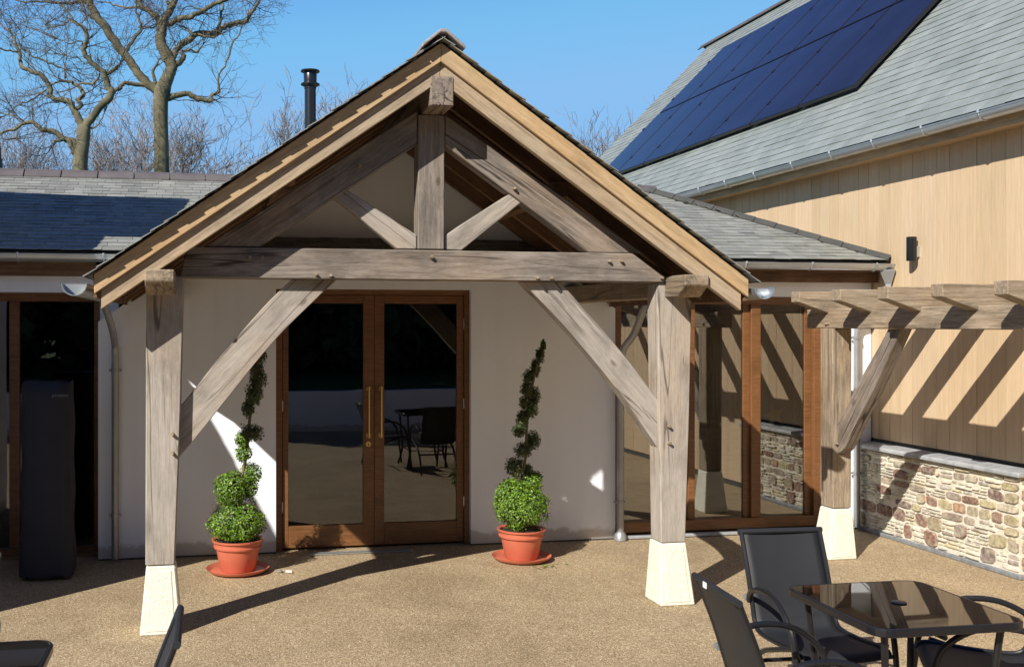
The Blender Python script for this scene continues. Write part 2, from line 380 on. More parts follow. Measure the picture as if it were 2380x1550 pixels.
# ---------------------------------------------------------------- ground
def struct(o): o['kind'] = 'structure'; return o
g = MB().poly([(-30, -.79, 0), (30, -.79, 0), (30, 11, 0), (-30, 11, 0)]).build('patio', M['gravel']); struct(g)
g = MB().poly([(-400, -400, -0.02), (400, -400, -0.02), (400, 400, -0.02), (-400, 400, -0.02)]).build('ground', M['grass']); struct(g)
mb = MB(); mb.poly([(-60, -1.06, .63), (60, -1.06, .63), (60, -3.5, .70), (-60, -3.5, .70)]); mb.poly([(-60, -3.5, .70), (60, -3.5, .70), (60, -90, 2.5), (-60, -90, 2.5)])
struct(mb.build('grass_bank', M['grass']))

# ---------------------------------------------------------------- main building
bld = thing('restaurant_building', 'long white rendered building with slate roof and brown framed doors behind the porch', 'building', (1.3, 8.16, 0))
YW, XL, XR = 8.16, -0.82, 3.35
PA, PX, PM = 3.452, 1.345, 0.70          # porch apex height, ridge x, slope
roofz = lambda X: PA-PM*abs(X-PX)
DX0, DX1, DZ = 0.526, 2.106, 2.077
mb = MB()
T = 0.14
def wallpoly(pts): mb.prism([(x, YW, z) for x, z in pts], [(x, YW+T, z) for x, z in pts])
wallpoly([(XL, 0.012), (DX0, 0.012), (DX0, roofz(DX0)-.12), (XL, roofz(XL)-.12)])
wallpoly([(DX1, 0.012), (XR, 0.012), (XR, roofz(XR)-.12), (DX1, roofz(DX1)-.12)])
wallpoly([(DX0+.0005, DZ), (DX1-.0005, DZ), (DX1-.0005, roofz(DX1)-.12), (PX, PA-.12), (DX0+.0005, roofz(DX0)-.12)])
# returns of the gable block back to the recessed glazing, band above glazing, piers
mb.box(XL, XL+T, YW+T+.001, 8.42, 0.012, 2.25); mb.box(XR-T, XR, YW+T+.001, 8.42, 0.012, 2.25)
mb.box(-6, XL-.001, 8.16, 8.5, 2.04, 2.17); mb.box(XR+.001, 5.74, 8.16, 8.5, 2.035, 2.17)
mb.box(5.2625, 5.74, 8.165, 8.5, 0.012, 2.035)
mb.build('wall', M['render'], bld)
mb = MB(); mb.box(-6, 5.74, 8.07, 8.16, 2.16, 2.25); mb.box(-6, XL, 7.97, 8.0, 2.245, 2.34); mb.box(3.5, 5.74, 7.97, 8.0, 2.245, 2.34)
mb.build('fascia', M['dark_timber'], bld)
# dark damp course
for a, b in ((XL-.004, DX0), (DX1, XR+.004)): MB().box(a, b, YW-.004, YW+.02, 0, 0.012).build('plinth', M['slate_edge'], bld)
# interior shell
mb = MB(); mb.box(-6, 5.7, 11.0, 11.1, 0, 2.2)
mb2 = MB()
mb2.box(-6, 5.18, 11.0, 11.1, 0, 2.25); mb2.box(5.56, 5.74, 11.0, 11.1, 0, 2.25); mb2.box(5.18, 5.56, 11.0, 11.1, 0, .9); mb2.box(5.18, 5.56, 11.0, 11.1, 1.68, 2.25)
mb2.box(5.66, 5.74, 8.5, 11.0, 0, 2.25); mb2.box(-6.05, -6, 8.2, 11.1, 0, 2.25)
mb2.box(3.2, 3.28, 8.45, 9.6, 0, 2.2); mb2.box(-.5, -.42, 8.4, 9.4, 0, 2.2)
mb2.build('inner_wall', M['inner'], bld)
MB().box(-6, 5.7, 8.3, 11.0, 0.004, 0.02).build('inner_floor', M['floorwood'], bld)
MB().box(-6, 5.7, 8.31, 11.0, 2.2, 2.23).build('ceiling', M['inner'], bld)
wb = MB(); wb.box(5.18, 5.56, 11.02, 11.06, 1.27, 1.30); wb.box(5.36, 5.39, 11.02, 11.06, .9, 1.68); wb.build('window_bar', M['frame'], bld)

# roof planes
EY, EZ, RM, RD = 7.9, 2.34, 0.485, 1.55
RY, RZ = EY+RD, EZ+RM*RD
vdir = Vector((0, 1, RM)).normalized(); sl = math.hypot(RD, RM*RD)
HX = 5.72; HT = HX-RD
mb = MB()
mb.poly([(-6.5, EY, EZ-.012), (HX, EY, EZ-.012), (HT, RY, RZ-.012), (-6.5, RY, RZ-.012)])
mb.poly([(HX, EY, EZ-.012), (HX, EY+2*RD, EZ-.012), (HT, RY, RZ-.012)])
mb.poly([(-6.5, RY, RZ-.012), (HT, RY, RZ-.012), (HX, EY+2*RD, EZ-.012), (-6.5, EY+2*RD, EZ-.012)])
mb.poly([(-6.5, EY, EZ-.05), (HX, EY, EZ-.05), (HX, 8.16, EZ-.05), (-6.5, 8.16, EZ-.05)])
mb.poly([(-6.5, EY, EZ-.05), (-6.5, EY, EZ-.012), (HX, EY, EZ-.012), (HX, EY, EZ-.05)])
mb.build('roof_deck', M['slate_edge'], bld)
sl_r = slates('slate_roof', (-3.2, EY-.02, EZ), (1, 0, 0), vdir, HX+3.2, sl, 0.074, 0.15, M['slate'], bld, th=.005, seed=3,
       clip=lambda x, s: (x-3.2) < HX-s*.9 and not (-0.45 < x-3.2-0 < 3.2 and False))
slates('slate_roof', (HX, EY, EZ), (0, 1, 0), Vector((-1, 0, RM)).normalized(), 2*RD, sl, 0.074, 0.15, M['slate'], bld, th=.005, seed=4,
       clip=lambda x, s: s*.9 < x < 2*RD-s*.9)
# ridge tiles, each a part
x = -3.1
while x < HT:
    r_ = MB(); L = 0.305
    prof = [(-.085, -.052), (-.05, -.012), (-.012, .012), (.012, .012), (.05, -.012), (.085, -.052)]
    a = [(x+.004, RY+p, RZ+.045+q) for p, q in prof]; b = [(x+L-.002, RY+p, RZ+.045+q) for p, q in prof]
    th = [(px, py, pz-.014) for px, py, pz in a[::-1]]; tb = [(px, py, pz-.014) for px, py, pz in b[::-1]]
    r_.prism(a+th, b+tb); r_.build('ridge_tile', M['ridge'], bld, bevel=.002)
    x += 0.308
hp = MB(); p0 = Vector((HX+.01, EY-.01, EZ+.035)); p1 = Vector((HT, RY, RZ+.045)); d = (p1-p0).normalized(); s_ = d.cross(Vector((0, 0, 1))).normalized(); nn_ = s_.cross(d)
k = 0
while k*.2 < (p1-p0).length:
    a = p0+d*k*.2; b = p0+d*(k*.2+.195); sec = [(-.05, -.03), (0, .012), (.05, -.03), (.045, -.042), (0, 0), (-.045, -.042)]
    hp.prism([a+s_*q+nn_*(r2+.004) for q, r2 in sec], [b+s_*q+nn_*r2 for q, r2 in sec]); k += 1
hp.build('hip_tile', M['slate_edge'], bld)
# gutters on the main eaves
for x0, x1 in ((-3.5, -.62), (3.42, 5.80)):
    gt = half_gutter('gutter', (x0, 7.90, 2.305), (x1, 7.90, 2.305), .05, M['metal'], bld, (0, -1, 0))
    x = x0+.35
    while x < x1:
        b_ = MB(); pts = [(x, 7.90-.054*math.cos(t), 2.305-.054*math.sin(t)) for t in [math.pi*k/8 for k in range(9)]]
        b_.tube(pts+[], .0055, 5); b_.tube([(x, 7.842, 2.300), (x, 7.842, 2.319)], .008, 6); b_.build('bracket', M['metal'], gt); x += .60
# downpipes
def pipe(name, pts, r, mat, parent): return MB().tube(pts, r, 12).build(name, mat, parent, smooth='auto')
def smooth_path(pts, n=6):
    pts = [Vector(p) for p in pts]; out = []
    for i in range(len(pts)-1):
        p0 = pts[max(i-1, 0)]; p1 = pts[i]; p2 = pts[i+1]; p3 = pts[min(i+2, len(pts)-1)]
        for k in range(n):
            t = k/n; out.append(0.5*((2*p1)+(-p0+p2)*t+(2*p0-5*p1+4*p2-p3)*t*t+(-p0+3*p1-3*p2+p3)*t**3))
    out.append(pts[-1]); return out
def clips(parent, x, y, zs, r):
    for z in zs:
        c = MB(); c.lathe([(r+.001, z-.012), (r+.007, z-.012), (r+.007, z+.012), (r+.001, z+.012)], x, y, 14); c.box(x-r-.02, x+r+.02, y+.01, y+.02, z-.008, z+.008); c.build('pipe_clip', M['pipe'], parent)
dp = pipe('downpipe', smooth_path([(-.70, 7.2, 1.99), (-.70, 7.35, 1.93), (-.69, 7.75, 1.80), (-.69, 8.06, 1.66), (-.69, 8.105, 1.52)], 6)+[(-.69, 8.105, 0.02)], .027, M['pipe'], bld)
clips(dp, -.69, 8.105, (1.45, .35), .027)
dp = pipe('downpipe', smooth_path([(3.46, 7.75, 1.96), (3.455, 7.84, 1.90), (3.44, 7.98, 1.72), (3.39, 8.07, 1.60), (3.372, 8.105, 1.48)], 6)+[(3.372, 8.105, 0.02)], .03, M['pipe'], bld)
clips(dp, 3.372, 8.105, (1.3, .32), .03); MB().lathe([(.052, .004), (.05, .05), (.036, .07), (.032, .075)], 3.372, 8.105, 20).build('shoe', M['pipe'], dp, smooth='auto')
dp = pipe('downpipe', smooth_path([(5.72, 7.90, 2.06), (5.72, 7.95, 1.98), (5.66, 8.03, 1.90), (5.58, 8.10, 1.80), (5.565, 8.115, 1.70)], 5)+[(5.565, 8.115, 0.03)], .027, M['pipe'], bld)
clips(dp, 5.565, 8.115, (1.68, .5), .027)
hp = MB(); hp.lathe([(.022, 2.08), (.03, 2.08), (.034, 2.14), (.085, 2.25), (.088, 2.262), (.08, 2.262)], 5.72, 7.9, 4); hp.build('rain_hopper', M['metal'], dp, bevel=.004)
# flue
fl = MB(); fx, fy = .936, 9.6
fl.lathe([(.053, 2.9), (.053, 3.98), (.057, 3.985), (.057, 4.0), (.053, 4.0), (.062, 4.005), (.088, 4.02), (.088, 4.03), (.06, 4.045), (.062, 4.12), (.060, 4.125), (.05, 4.13)], fx, fy, 28)
fo = fl.build('flue', M['flue'], bld, smooth='auto')
c_ = MB(); c_.lathe([(.0, 4.165), (.085, 4.155), (.09, 4.145), (.085, 4.14), (0, 4.14)], fx, fy, 28); c_.lathe([(.057, 4.12), (.057, 4.14)], fx, fy, 20); c_.build('flue_cap', M['flue'], fo, smooth='auto')
MB().lathe([(.055, 3.50), (.058, 3.50), (.058, 3.525), (.055, 3.525)], fx, fy, 28).build('flue_band', M['flue'], fo)

# double doors
YD = 8.22
df = MB(); df.box(DX0, .578, YD-.01, YD+.08, 0.0, DZ); df.box(2.064, DX1, YD-.01, YD+.08, 0.0, DZ); df.box(.5785, 2.0635, YD-.01, YD+.08, 2.035, DZ)
df.build('door_frame', M['frame'], bld, bevel=.003)
for sgn, x0, g0, g1, x1, hx in ((0, .581, .629, 1.229, 1.319, 1.27), (1, 1.321, 1.401, 2.004, 2.061, 1.371)):
    lf = MB(); lf.box(x0, g0, YD+.01, YD+.055, .02, 2.032); lf.box(g1, x1, YD+.01, YD+.055, .02, 2.032)
    lf.box(g0+.0003, g1-.0003, YD+.011, YD+.054, .02, .193); lf.box(g0+.0003, g1-.0003, YD+.011, YD+.054, 1.965, 2.032)
    leaf = lf.build('door', M['frame'], bld, bevel=.003)
    MB().box(g0-.005, g1+.005, YD+.03, YD+.036, .188, 1.97).build('pane', M['door_glass'], leaf)
    h = MB(); h.tube([(hx, YD-.035, .885), (hx, YD-.035, 1.30)], .0075, 10)
    for z in (.905, 1.28): h.tube([(hx, YD-.035, z), (hx, YD+.012, z)], .007, 8); h.tube([(hx, YD+.004, z), (hx, YD+.012, z)], .019, 16)
    h.build('handle', M['brass'], leaf, smooth='auto')
    if sgn == 0:
        l_ = MB(); l_.tube([(hx, YD, .835), (hx, YD+.012, .835)], .021, 18); l_.build('lock', M['brass'], leaf, smooth='auto')
        MB().box(hx-.003, hx+.003, YD-.002, YD+.002, .822, .842).build('key_slot', M['black'], leaf)
    for z in (.35, 1.15, 1.8):
        xx = x0-.001 if sgn == 0 else x1+.001
        MB().tube([(xx, YD+.004, z-.04), (xx, YD+.004, z+.04)], .006, 8).build('hinge', M['metal'], leaf)
# right hand glazed screen
YG = 8.20
fr = MB()
for a, b, p in ((3.36, 3.42, 0), (4.028, 4.088, .0), (4.606, 4.694, -.012), (5.192, 5.261, -.025)): fr.box(a, b, YG+p, YG+.08, .133, 1.97)
fr.box(3.36, 5.261, YG-.028, YG+.085, 0.045, .1329); fr.box(3.36, 5.261, YG-.015, YG+.085, 1.9702, 2.0348)
scr = fr.build('window_frame', M['frame'], bld, bevel=.003)
st = MB(); st.box(4.545, 4.6055, YG+.02, YG+.075, .1335, 1.9695); st.box(5.13, 5.1915, YG+.02, YG+.075, .1335, 1.9695); st.build('sliding_stile', M['frame'], scr, bevel=.002)
for a, b in ((3.418, 4.03), (4.086, 4.547), (4.692, 5.132)): MB().box(a, b, YG+.035, YG+.041, .131, 1.972).build('pane', M['glass'], scr)
MB().box(3.40, 5.26, 8.11, YG-.03, 0.004, .03).build('sill', M['coping'], bld, bevel=.006)
# left glazed screen
fr = MB()
for a, b in ((-2.6, -2.53), (-2.02, -1.96), (-1.505, -1.43), (-.875, -.822)): fr.box(a, b, 8.40, 8.47, .07, 1.975)
fr.box(-3.5, -.822, 8.38, 8.475, 0.01, .0699); fr.box(-3.5, -.822, 8.39, 8.475, 1.9752, 2.039)
scr = fr.build('window_frame', M['frame'], bld, bevel=.003)
for a, b in ((-3.5, -2.6), (-2.532, -2.018), (-1.962, -1.503), (-1.432, -.873)): MB().box(a, b, 8.43, 8.436, .068, 1.977).build('pane', M['door_glass'], scr)
# interior furniture visible through the glass
bar = thing('bar_counter', 'brown timber counter seen through the right hand window', 'counter', (4.9, 10.2, 0))
MB().box(4.2, 5.6, 9.95, 10.4, .02, .72).build('front_panel', M['larch'], bar); MB().box(4.15, 5.64, 9.9, 10.45, .721, .76).build('worktop', M['frame'], bar, bevel=.004)
for q, (cx, lab) in enumerate(((4.75, 'left rust red curtain hanging inside the right hand window'), (5.12, 'right rust red curtain hanging inside the right hand window'))):
    cu = MB(); pts = []
    n = 14; A = []; B = []
    for k in range(n+1): A.append((cx+.13*k/n, 9.5+.02*math.sin(k*1.9), 1.7)); B.append((cx+.03+.07*k/n, 9.5+.018*math.sin(k*1.9), .85))
    for k in range(n): cu.poly([A[k], A[k+1], B[k+1], B[k]])
    o = cu.build('curtain', M['curtain']); tag(o, lab, 'curtain')
def star(cx, cy, cz, r, lab):
    pts = []
    for k in range(10):
        a = math.pi/2+k*math.pi/5+.25; rr = r if k % 2 == 0 else r*.42; pts.append((cx+rr*math.cos(a), cz+rr*math.sin(a)))
    o = MB().prism([(x, cy, z) for x, z in pts], [(x, cy+.006, z) for x, z in pts]).build('paper_star', M['yellow']); tag(o, lab, 'decoration')
star(4.86, YG+.055, 1.0, .11, 'large yellow paper star behind the rightmost window pane')
star(4.36, YG+.055, .93, .035, 'small yellow paper star behind the middle window pane')

# ---------------------------------------------------------------- porch
porch = thing('timber_porch', 'oak framed gabled porch with curved braces on cream stone feet, in front of the doors', 'porch', (1.34, 6.2, 0))
F0, F1 = 6.18, 6.34
# stone feet
def foot(x0, x1, t0, t1, y0, y1, ty0, ty1, z, parent, mat=None):
    a = [(x0, y0, 0), (x1, y0, 0), (x1, y1, 0), (x0, y1, 0)]; b = [(t0, ty0, z), (t1, ty0, z), (t1, ty1, z), (t0, ty1, z)]
    o = MB().prism(a, b).build('stone_foot', mat or M['concrete'], parent, bevel=.008)
    def P(f, g):      # point on the sloping front face, f across, g up
        l = Vector(a[0]).lerp(Vector(b[0]), g); r_ = Vector(a[1]).lerp(Vector(b[1]), g); return l.lerp(r_, f)+Vector((0, -.0035, .001))
    q = [P(.15, .06), P(.85, .06), P(.85, .93), P(.15, .93)]
    MB().prism(q, [v+Vector((0, .006, 0)) for v in q]).build('rough_panel', M['rough'], o, bevel=.002)
    return o
foot(-.386, -.150, -.352, -.186, 6.13, 6.37, F0-.006, F1+.006, .39, porch)
foot(2.833, 3.070, 2.853, 3.028, 6.15, 6.40, F0+.014, F1+.03, .392, porch)
timber('post', [(-.357, .395), (-.191, .395), (-.160, 1.2), (-.137, 2.08), (-.352, 2.08)], F0, F1, 90, M['pale'], porch)
timber('post', [(2.858, .395), (3.025, .395), (3.052, 1.2), (3.07, 1.95), (2.89, 2.066), (2.838, 2.066), (2.832, 1.95), (2.845, 1.2)], F0+.02, F1+.02, 90, M['pale'], porch)
timber('tie_beam', [(-.16, 2.070), (2.873, 2.066), (2.873, 2.10), (2.66, 2.248), (-.10, 2.254), (-.135, 2.2)], F0-.004, F1-.01, 0, M['oak'], porch)
timber('king_post', [(1.262, 2.256), (1.427, 2.256), (1.430, 3.082), (1.264, 3.082)], F0+.004, F1-.02, 90, M['oak'], porch)
timber('principal_rafter', [(-.02, 2.256), (.30, 2.256), (1.2605, 2.90), (1.2605, 3.105)], F0+.012, F1-.03, 34.5, M['oak'], porch)
timber('principal_rafter', [(2.365, 2.251), (2.66, 2.249), (2.735, 2.249), (1.4325, 3.09), (1.4325, 2.90)], F0+.012, F1-.03, -33.5, M['oak'], porch)
timber('strut', [(.742, 2.571), (.82, 2.618), (1.2595, 2.345), (1.2595, 2.2575), (1.137, 2.2575)], F0+.03, F1-.05, -36, M['pale'], porch)
timber('strut', [(1.941, 2.570), (1.853, 2.612), (1.4335, 2.345), (1.4335, 2.2575), (1.541, 2.2535)], F0+.03, F1-.05, 35, M['pale'], porch)
# curved braces
def curve(ctrl, n=8): return [(p.x, p.y) for p in smooth_path([(a, b, 0) for a, b in ctrl], n)]
inner = curve([(-.190, .99), (-.122, 1.064), (.021, 1.24), (.177, 1.437), (.326, 1.622), (.473, 1.785), (.622, 1.93), (.77, 2.0685)], 3)
outer = curve([(.50, 2.0685), (.355, 1.93), (.209, 1.762), (.040, 1.562), (-.105, 1.377), (-.185, 1.285)], 3)
timber('brace', inner+outer, F0+.07, F1-.01, 47, M['pale'], porch, bevel=.003)
inner = curve([(2.847, 1.005), (2.713, 1.196), (2.529, 1.435), (2.331, 1.662), (2.118, 1.89), (1.935, 2.065)], 3)
outer = curve([(2.195, 2.065), (2.364, 1.882), (2.529, 1.703), (2.69, 1.515), (2.847, 1.312)], 3)
timber('brace', inner+outer, F0+.055, F1-.005, -47, M['pale'], porch, bevel=.003)
# wall plates and ridge beam (run back to the wall)
for x0, x1 in ((-.346, -.184), (2.882, 3.042)):
    timber('wall_plate', [(5.912, 2.104), (5.912, 2.038), (6.02, 1.970), (8.158, 1.970), (8.158, 2.104)], x0, x1, 0, M['oak_warm'], porch, plane='y')
timber('ridge_beam', [(5.93, 3.083), (8.158, 3.083), (8.158, 3.325), (5.985, 3.325), (5.93, 3.25)], 1.286, 1.426, 0, M['oak'], porch, plane='y')
# purlins
timber('purlin', [(6.0, 2.62), (8.158, 2.62), (8.158, 2.72), (6.0, 2.72)], .40, .50, 0, M['dark_timber'], porch, plane='y')
timber('purlin', [(6.36, 2.62), (8.158, 2.62), (8.158, 2.72), (6.36, 2.72)], 2.19, 2.29, 0, M['dark_timber'], porch, plane='y')
# common rafters
def rafter(sgn, y0, y1, mat, dep=.092, top=.0, ext=1.995, nm='rafter'):
    xe = PX+sgn*ext; a = PA-top
    pts = [(PX+sgn*.001, a), (xe, a-PM*ext), (xe, a-PM*ext-dep*1.22), (PX+sgn*.001, a-dep*1.22)]
    if sgn < 0: pts = pts[::-1]
    return timber(nm, pts, y0, y1, -35*sgn, mat, porch, bevel=.003)
EXT = 1.96
rafter(-1, 5.937, 5.985, M['tan'], dep=.165, top=.02, ext=EXT-.035); rafter(1, 5.937, 5.985, M['tan'], dep=.165, top=.02, ext=EXT-.035)
for k in range(5):
    y = 6.42+k*.40
    for s in (-1, 1): rafter(s, y, y+.05, M['dark_timber'], dep=.10, top=.03, ext=EXT-.05)
for s in (-1, 1): rafter(s, 5.908, 5.935, M['larch'], dep=.090, top=.004, ext=EXT, nm='barge_board')
# eaves boards and sarking
for s in (-1, 1):
    xe = PX+s*(EXT+.012)
    o = MB().prism([(PX, 5.94, PA+.000), (xe, 5.94, PA-PM*(EXT+.012)), (xe, 5.94, PA-PM*(EXT+.012)-.016), (PX, 5.94, PA-.019)],
                   [(PX, 10.6, PA+.000), (xe, 10.6, PA-PM*(EXT+.012)), (xe, 10.6, PA-PM*(EXT+.012)-.016), (PX, 10.6, PA-.019)]).build('sarking', M['dark_timber'], porch)
    xf = PX+s*(EXT-.012); z1 = PA-PM*(EXT-.012)-.017; MB().box(min(xf, xf+s*.018), max(xf, xf+s*.018), 5.936, 8.155, 1.945, z1-.012).build('eaves_fascia', M['dark_timber'], porch)
    u = (0, 1, 0); v = Vector((-s, 0, PM)).normalized(); n = Vector((s*PM, 0, 1)).normalized()
    O = Vector((PX+s*(EXT+.045), 5.880, PA-PM*(EXT+.045)))+n*.006
    slates('slate_roof', O, u, v, 4.7, (EXT+.045)*math.hypot(1, PM), .088, .15, M['slate'], porch, th=.0065, verge0=.028, seed=20+s)
    xg = PX+s*(EXT+.045+.06)
    gt = half_gutter('gutter', (xg, 5.90, 2.022), (xg, 8.1, 2.022), .068, M['metal'], porch, (s, 0, 0))
    e = MB(); pts = [(xg+s*.066*math.cos(t), 5.985, 2.022-.066*math.sin(t)) for t in [math.pi*k/10 for k in range(11)]]; e.poly(pts); e.build('stop_end', M['metal'], gt)
# ridge capping
k = 0; y = 5.835
while y < 10.5:
    L = .45; q = .004 if k % 2 else 0
    prof = [(-.128, -.086+q), (-.05, -.022+q), (-.018, .004+q), (.018, .004+q), (.05, -.022+q), (.128, -.086+q)]
    a = [(PX+px, y, PA+.055+pz) for px, pz in prof]; b = [(px, y+L-.004, pz) for px, _, pz in a]
    ta = [(px, yy, pz-.022) for px, yy, pz in a[::-1]]; tb = [(px, yy, pz-.022) for px, yy, pz in b[::-1]]
    MB().prism(a+ta, b+tb).build('ridge_tile', M['porch_ridge'], porch, bevel=.004); y += L; k += 1
# pegs
for x, z in ((1.335, 2.205), (1.392, 2.213)): pass
peg(1.345, 2.205, F0, porch, .013); 
for x, z in ((.638, 2.094), (.722, 2.088), (2.02, 2.085), (2.108, 2.083), (2.49, 2.195), (2.575, 2.197), (2.845, 2.092), (.25, 2.19), (.32, 2.19)): peg(x, z, F0, porch)
for x, z in ((-.20, 1.155), (-.20, 1.045)): peg(x, z, F0, porch)
for x, z in ((2.905, 1.142), (2.905, 1.035)): peg(x, z, F0+.02, porch)
peg(1.875, 2.64, F0+.012, porch); peg(1.36, 3.345, 5.937, porch, .014, .02)
peg(.90, 2.75, F0+.012, porch)

# ---------------------------------------------------------------- barn on the right
XB = 5.75
barn = thing('clad_barn', 'tall barn with pale vertical timber cladding and green slate roof on the right', 'building', (7.4, 9, 0))
mb = MB(); y = 1.5; rb = random.Random(5)
YF = 17.4
while y < YF:
    w_ = .1455; mb.box(XB-rb.uniform(0, .0025), XB+.02, y+.0018, y+w_-.0018, .80 if y > 6.2 else .06, 3.36); y += w_+.0005
mb.build('cladding', M['clad'], barn)
mb = MB(); mb.box(XB+.012, XB+.2, 1.5, YF, 0, 3.36); mb.box(XB+.2, 12.3, YF-.2, YF, 0, 3.3); mb.box(XB+.2, 12.3, 1.5, 1.7, 0, 3.3)
mb.prism([(XB+.2, YF-.2, 3.3), (12.3, YF-.2, 3.3), (9.1, YF-.2, 6.6)], [(XB+.2, YF-.001, 3.3), (12.3, YF-.001, 3.3), (9.1, YF-.001, 6.6)])
mb.prism([(XB+.2, 1.5, 3.3), (12.3, 1.5, 3.3), (9.1, 1.5, 6.6)], [(XB+.2, 1.7, 3.3), (12.3, 1.7, 3.3), (9.1, 1.7, 6.6)])
mb.build('wall_core', M['slate_edge'], barn)
BS = Vector((1, 0, 1)).normalized(); BL = 3.6*math.sqrt(2)
BZ = 3.345
slates('slate_roof', (5.49, 1.3, BZ), (0, 1, 0), BS, 17.6-1.3, BL, .118, .21, M['slate_barn'], barn, th=.005, verge1=.02, seed=9)
mb = MB(); mb.prism([(5.5, 1.3, BZ-.01), (9.1, 1.3, BZ+3.59), (12.7, 1.3, BZ-.01), (9.1, 1.3, BZ+3.5)], [(5.5, 17.6, BZ-.01), (9.1, 17.6, BZ+3.59), (12.7, 17.6, BZ-.01), (9.1, 17.6, BZ+3.5)])
mb.build('roof_deck', M['slate_edge'], barn)
y = 1.3
while y < 17.55:
    a = [(9.1+p, y, BZ+3.66+q) for p, q in ((-.11, -.085), (-.03, .0), (.03, 0), (.11, -.085), (.09, -.09), (0, -.03), (-.09, -.09))]
    MB().prism(a, [(px, y+.44, pz) for px, _, pz in a]).build('ridge_tile', M['ridge'], barn); y += .45
timber('fascia', [(1.5, 3.20), (11.4, 3.20), (11.4, 3.335), (1.5, 3.335)], 5.56, 5.59, 0, M['larch'], barn, plane='y')
timber('soffit', [(1.5, 3.215), (11.4, 3.215), (11.4, 3.235), (1.5, 3.235)], 5.591, XB-.003, 0, M['larch'], barn, plane='y')
gt = half_gutter('gutter', (5.50, 1.5, 3.322), (5.50, 11.45, 3.322), .056, M['metal'], barn, (-1, 0, 0))
for y in (11.42, 10.83, 10.23, 9.63, 8.95, 8.33, 7.735, 7.125, 6.52, 5.9):
    b_ = MB(); b_.tube([(5.50-.060*math.cos(t), y, 3.322-.060*math.sin(t)) for t in [math.pi*k/8 for k in range(6)]], .005, 5); b_.tube([(5.437, y, 3.316), (5.437, y, 3.34)], .009, 6); b_.build('bracket', M['metal'], gt)
mb = MB(); mb.prism([(4.7, 11.42, 2.86), (5.52, 11.42, 2.86), (5.56, 11.42, 3.29), (4.7, 11.42, 3.27)], [(4.7, 11.9, 2.86), (5.52, 11.9, 2.86), (5.56, 11.9, 3.29), (4.7, 11.9, 3.27)])
mb.build('lead_flashing', M['lead'], barn, bevel=.01)
# solar panels: two rows of seven
def panel_mesh():
    root = thing('solar_panel', 'blue solar panel', 'solar panel', (0, 0, 0))
    W_, H_ = .966, 1.60
    f_ = MB(); f_.box(0, H_, 0, W_, 0, .035); f_.build('frame', M['black'], root, bevel=.003)
    MB().box(.010, H_-.010, .010, W_-.010, .0355, .0375).build('cell_sheet', M['solar'], root)
    for k, (a, b) in enumerate(((.35, W_+.003), (1.25, W_+.003))): MB().box(a-.025, a+.025, b-.012, b+.012, .033, .046).build('clamp', M['black'], root)
    return root
pan = panel_mesh(); index_kids()
ords = ['first', 'second', 'third', 'fourth', 'fifth', 'sixth', 'seventh']
Wb = None
for row in range(2):
    for c in range(7):
        x = 6.16+row*1.155; y = 8.99+c*.990
        W = Matrix.Translation((x, y, BZ+(x-5.5)+.075)) @ Matrix.Rotation(-R(45), 4, 'Y')
        nmr = 'lower' if row == 0 else 'upper'
        lab = f'blue solar panel, {ords[c]} of seven from the right in the {nmr} row'
        if row == 0 and c == 0:
            pan.matrix_basis = W; WORLD[pan.name] = W; pan['label'] = lab; pan['group'] = 'solar panels on the barn roof'
        else: copy_thing(pan, W, lab, 'solar panels on the barn roof')
# wall light
wl = thing('wall_light', 'dark cylindrical up and down light fixed to the timber cladding', 'wall light', (5.75, 7.56, 2.42))
MB().lathe([(0, 2.318), (.038, 2.318), (.04, 2.322), (.04, 2.512), (.036, 2.516), (.034, 2.512), (0, 2.50)], 5.685, 7.56, 22).build('lamp_body', M['flue'], wl, smooth='auto')
MB().box(5.72, 5.749, 7.54, 7.58, 2.35, 2.44).build('bracket', M['metal'], wl)

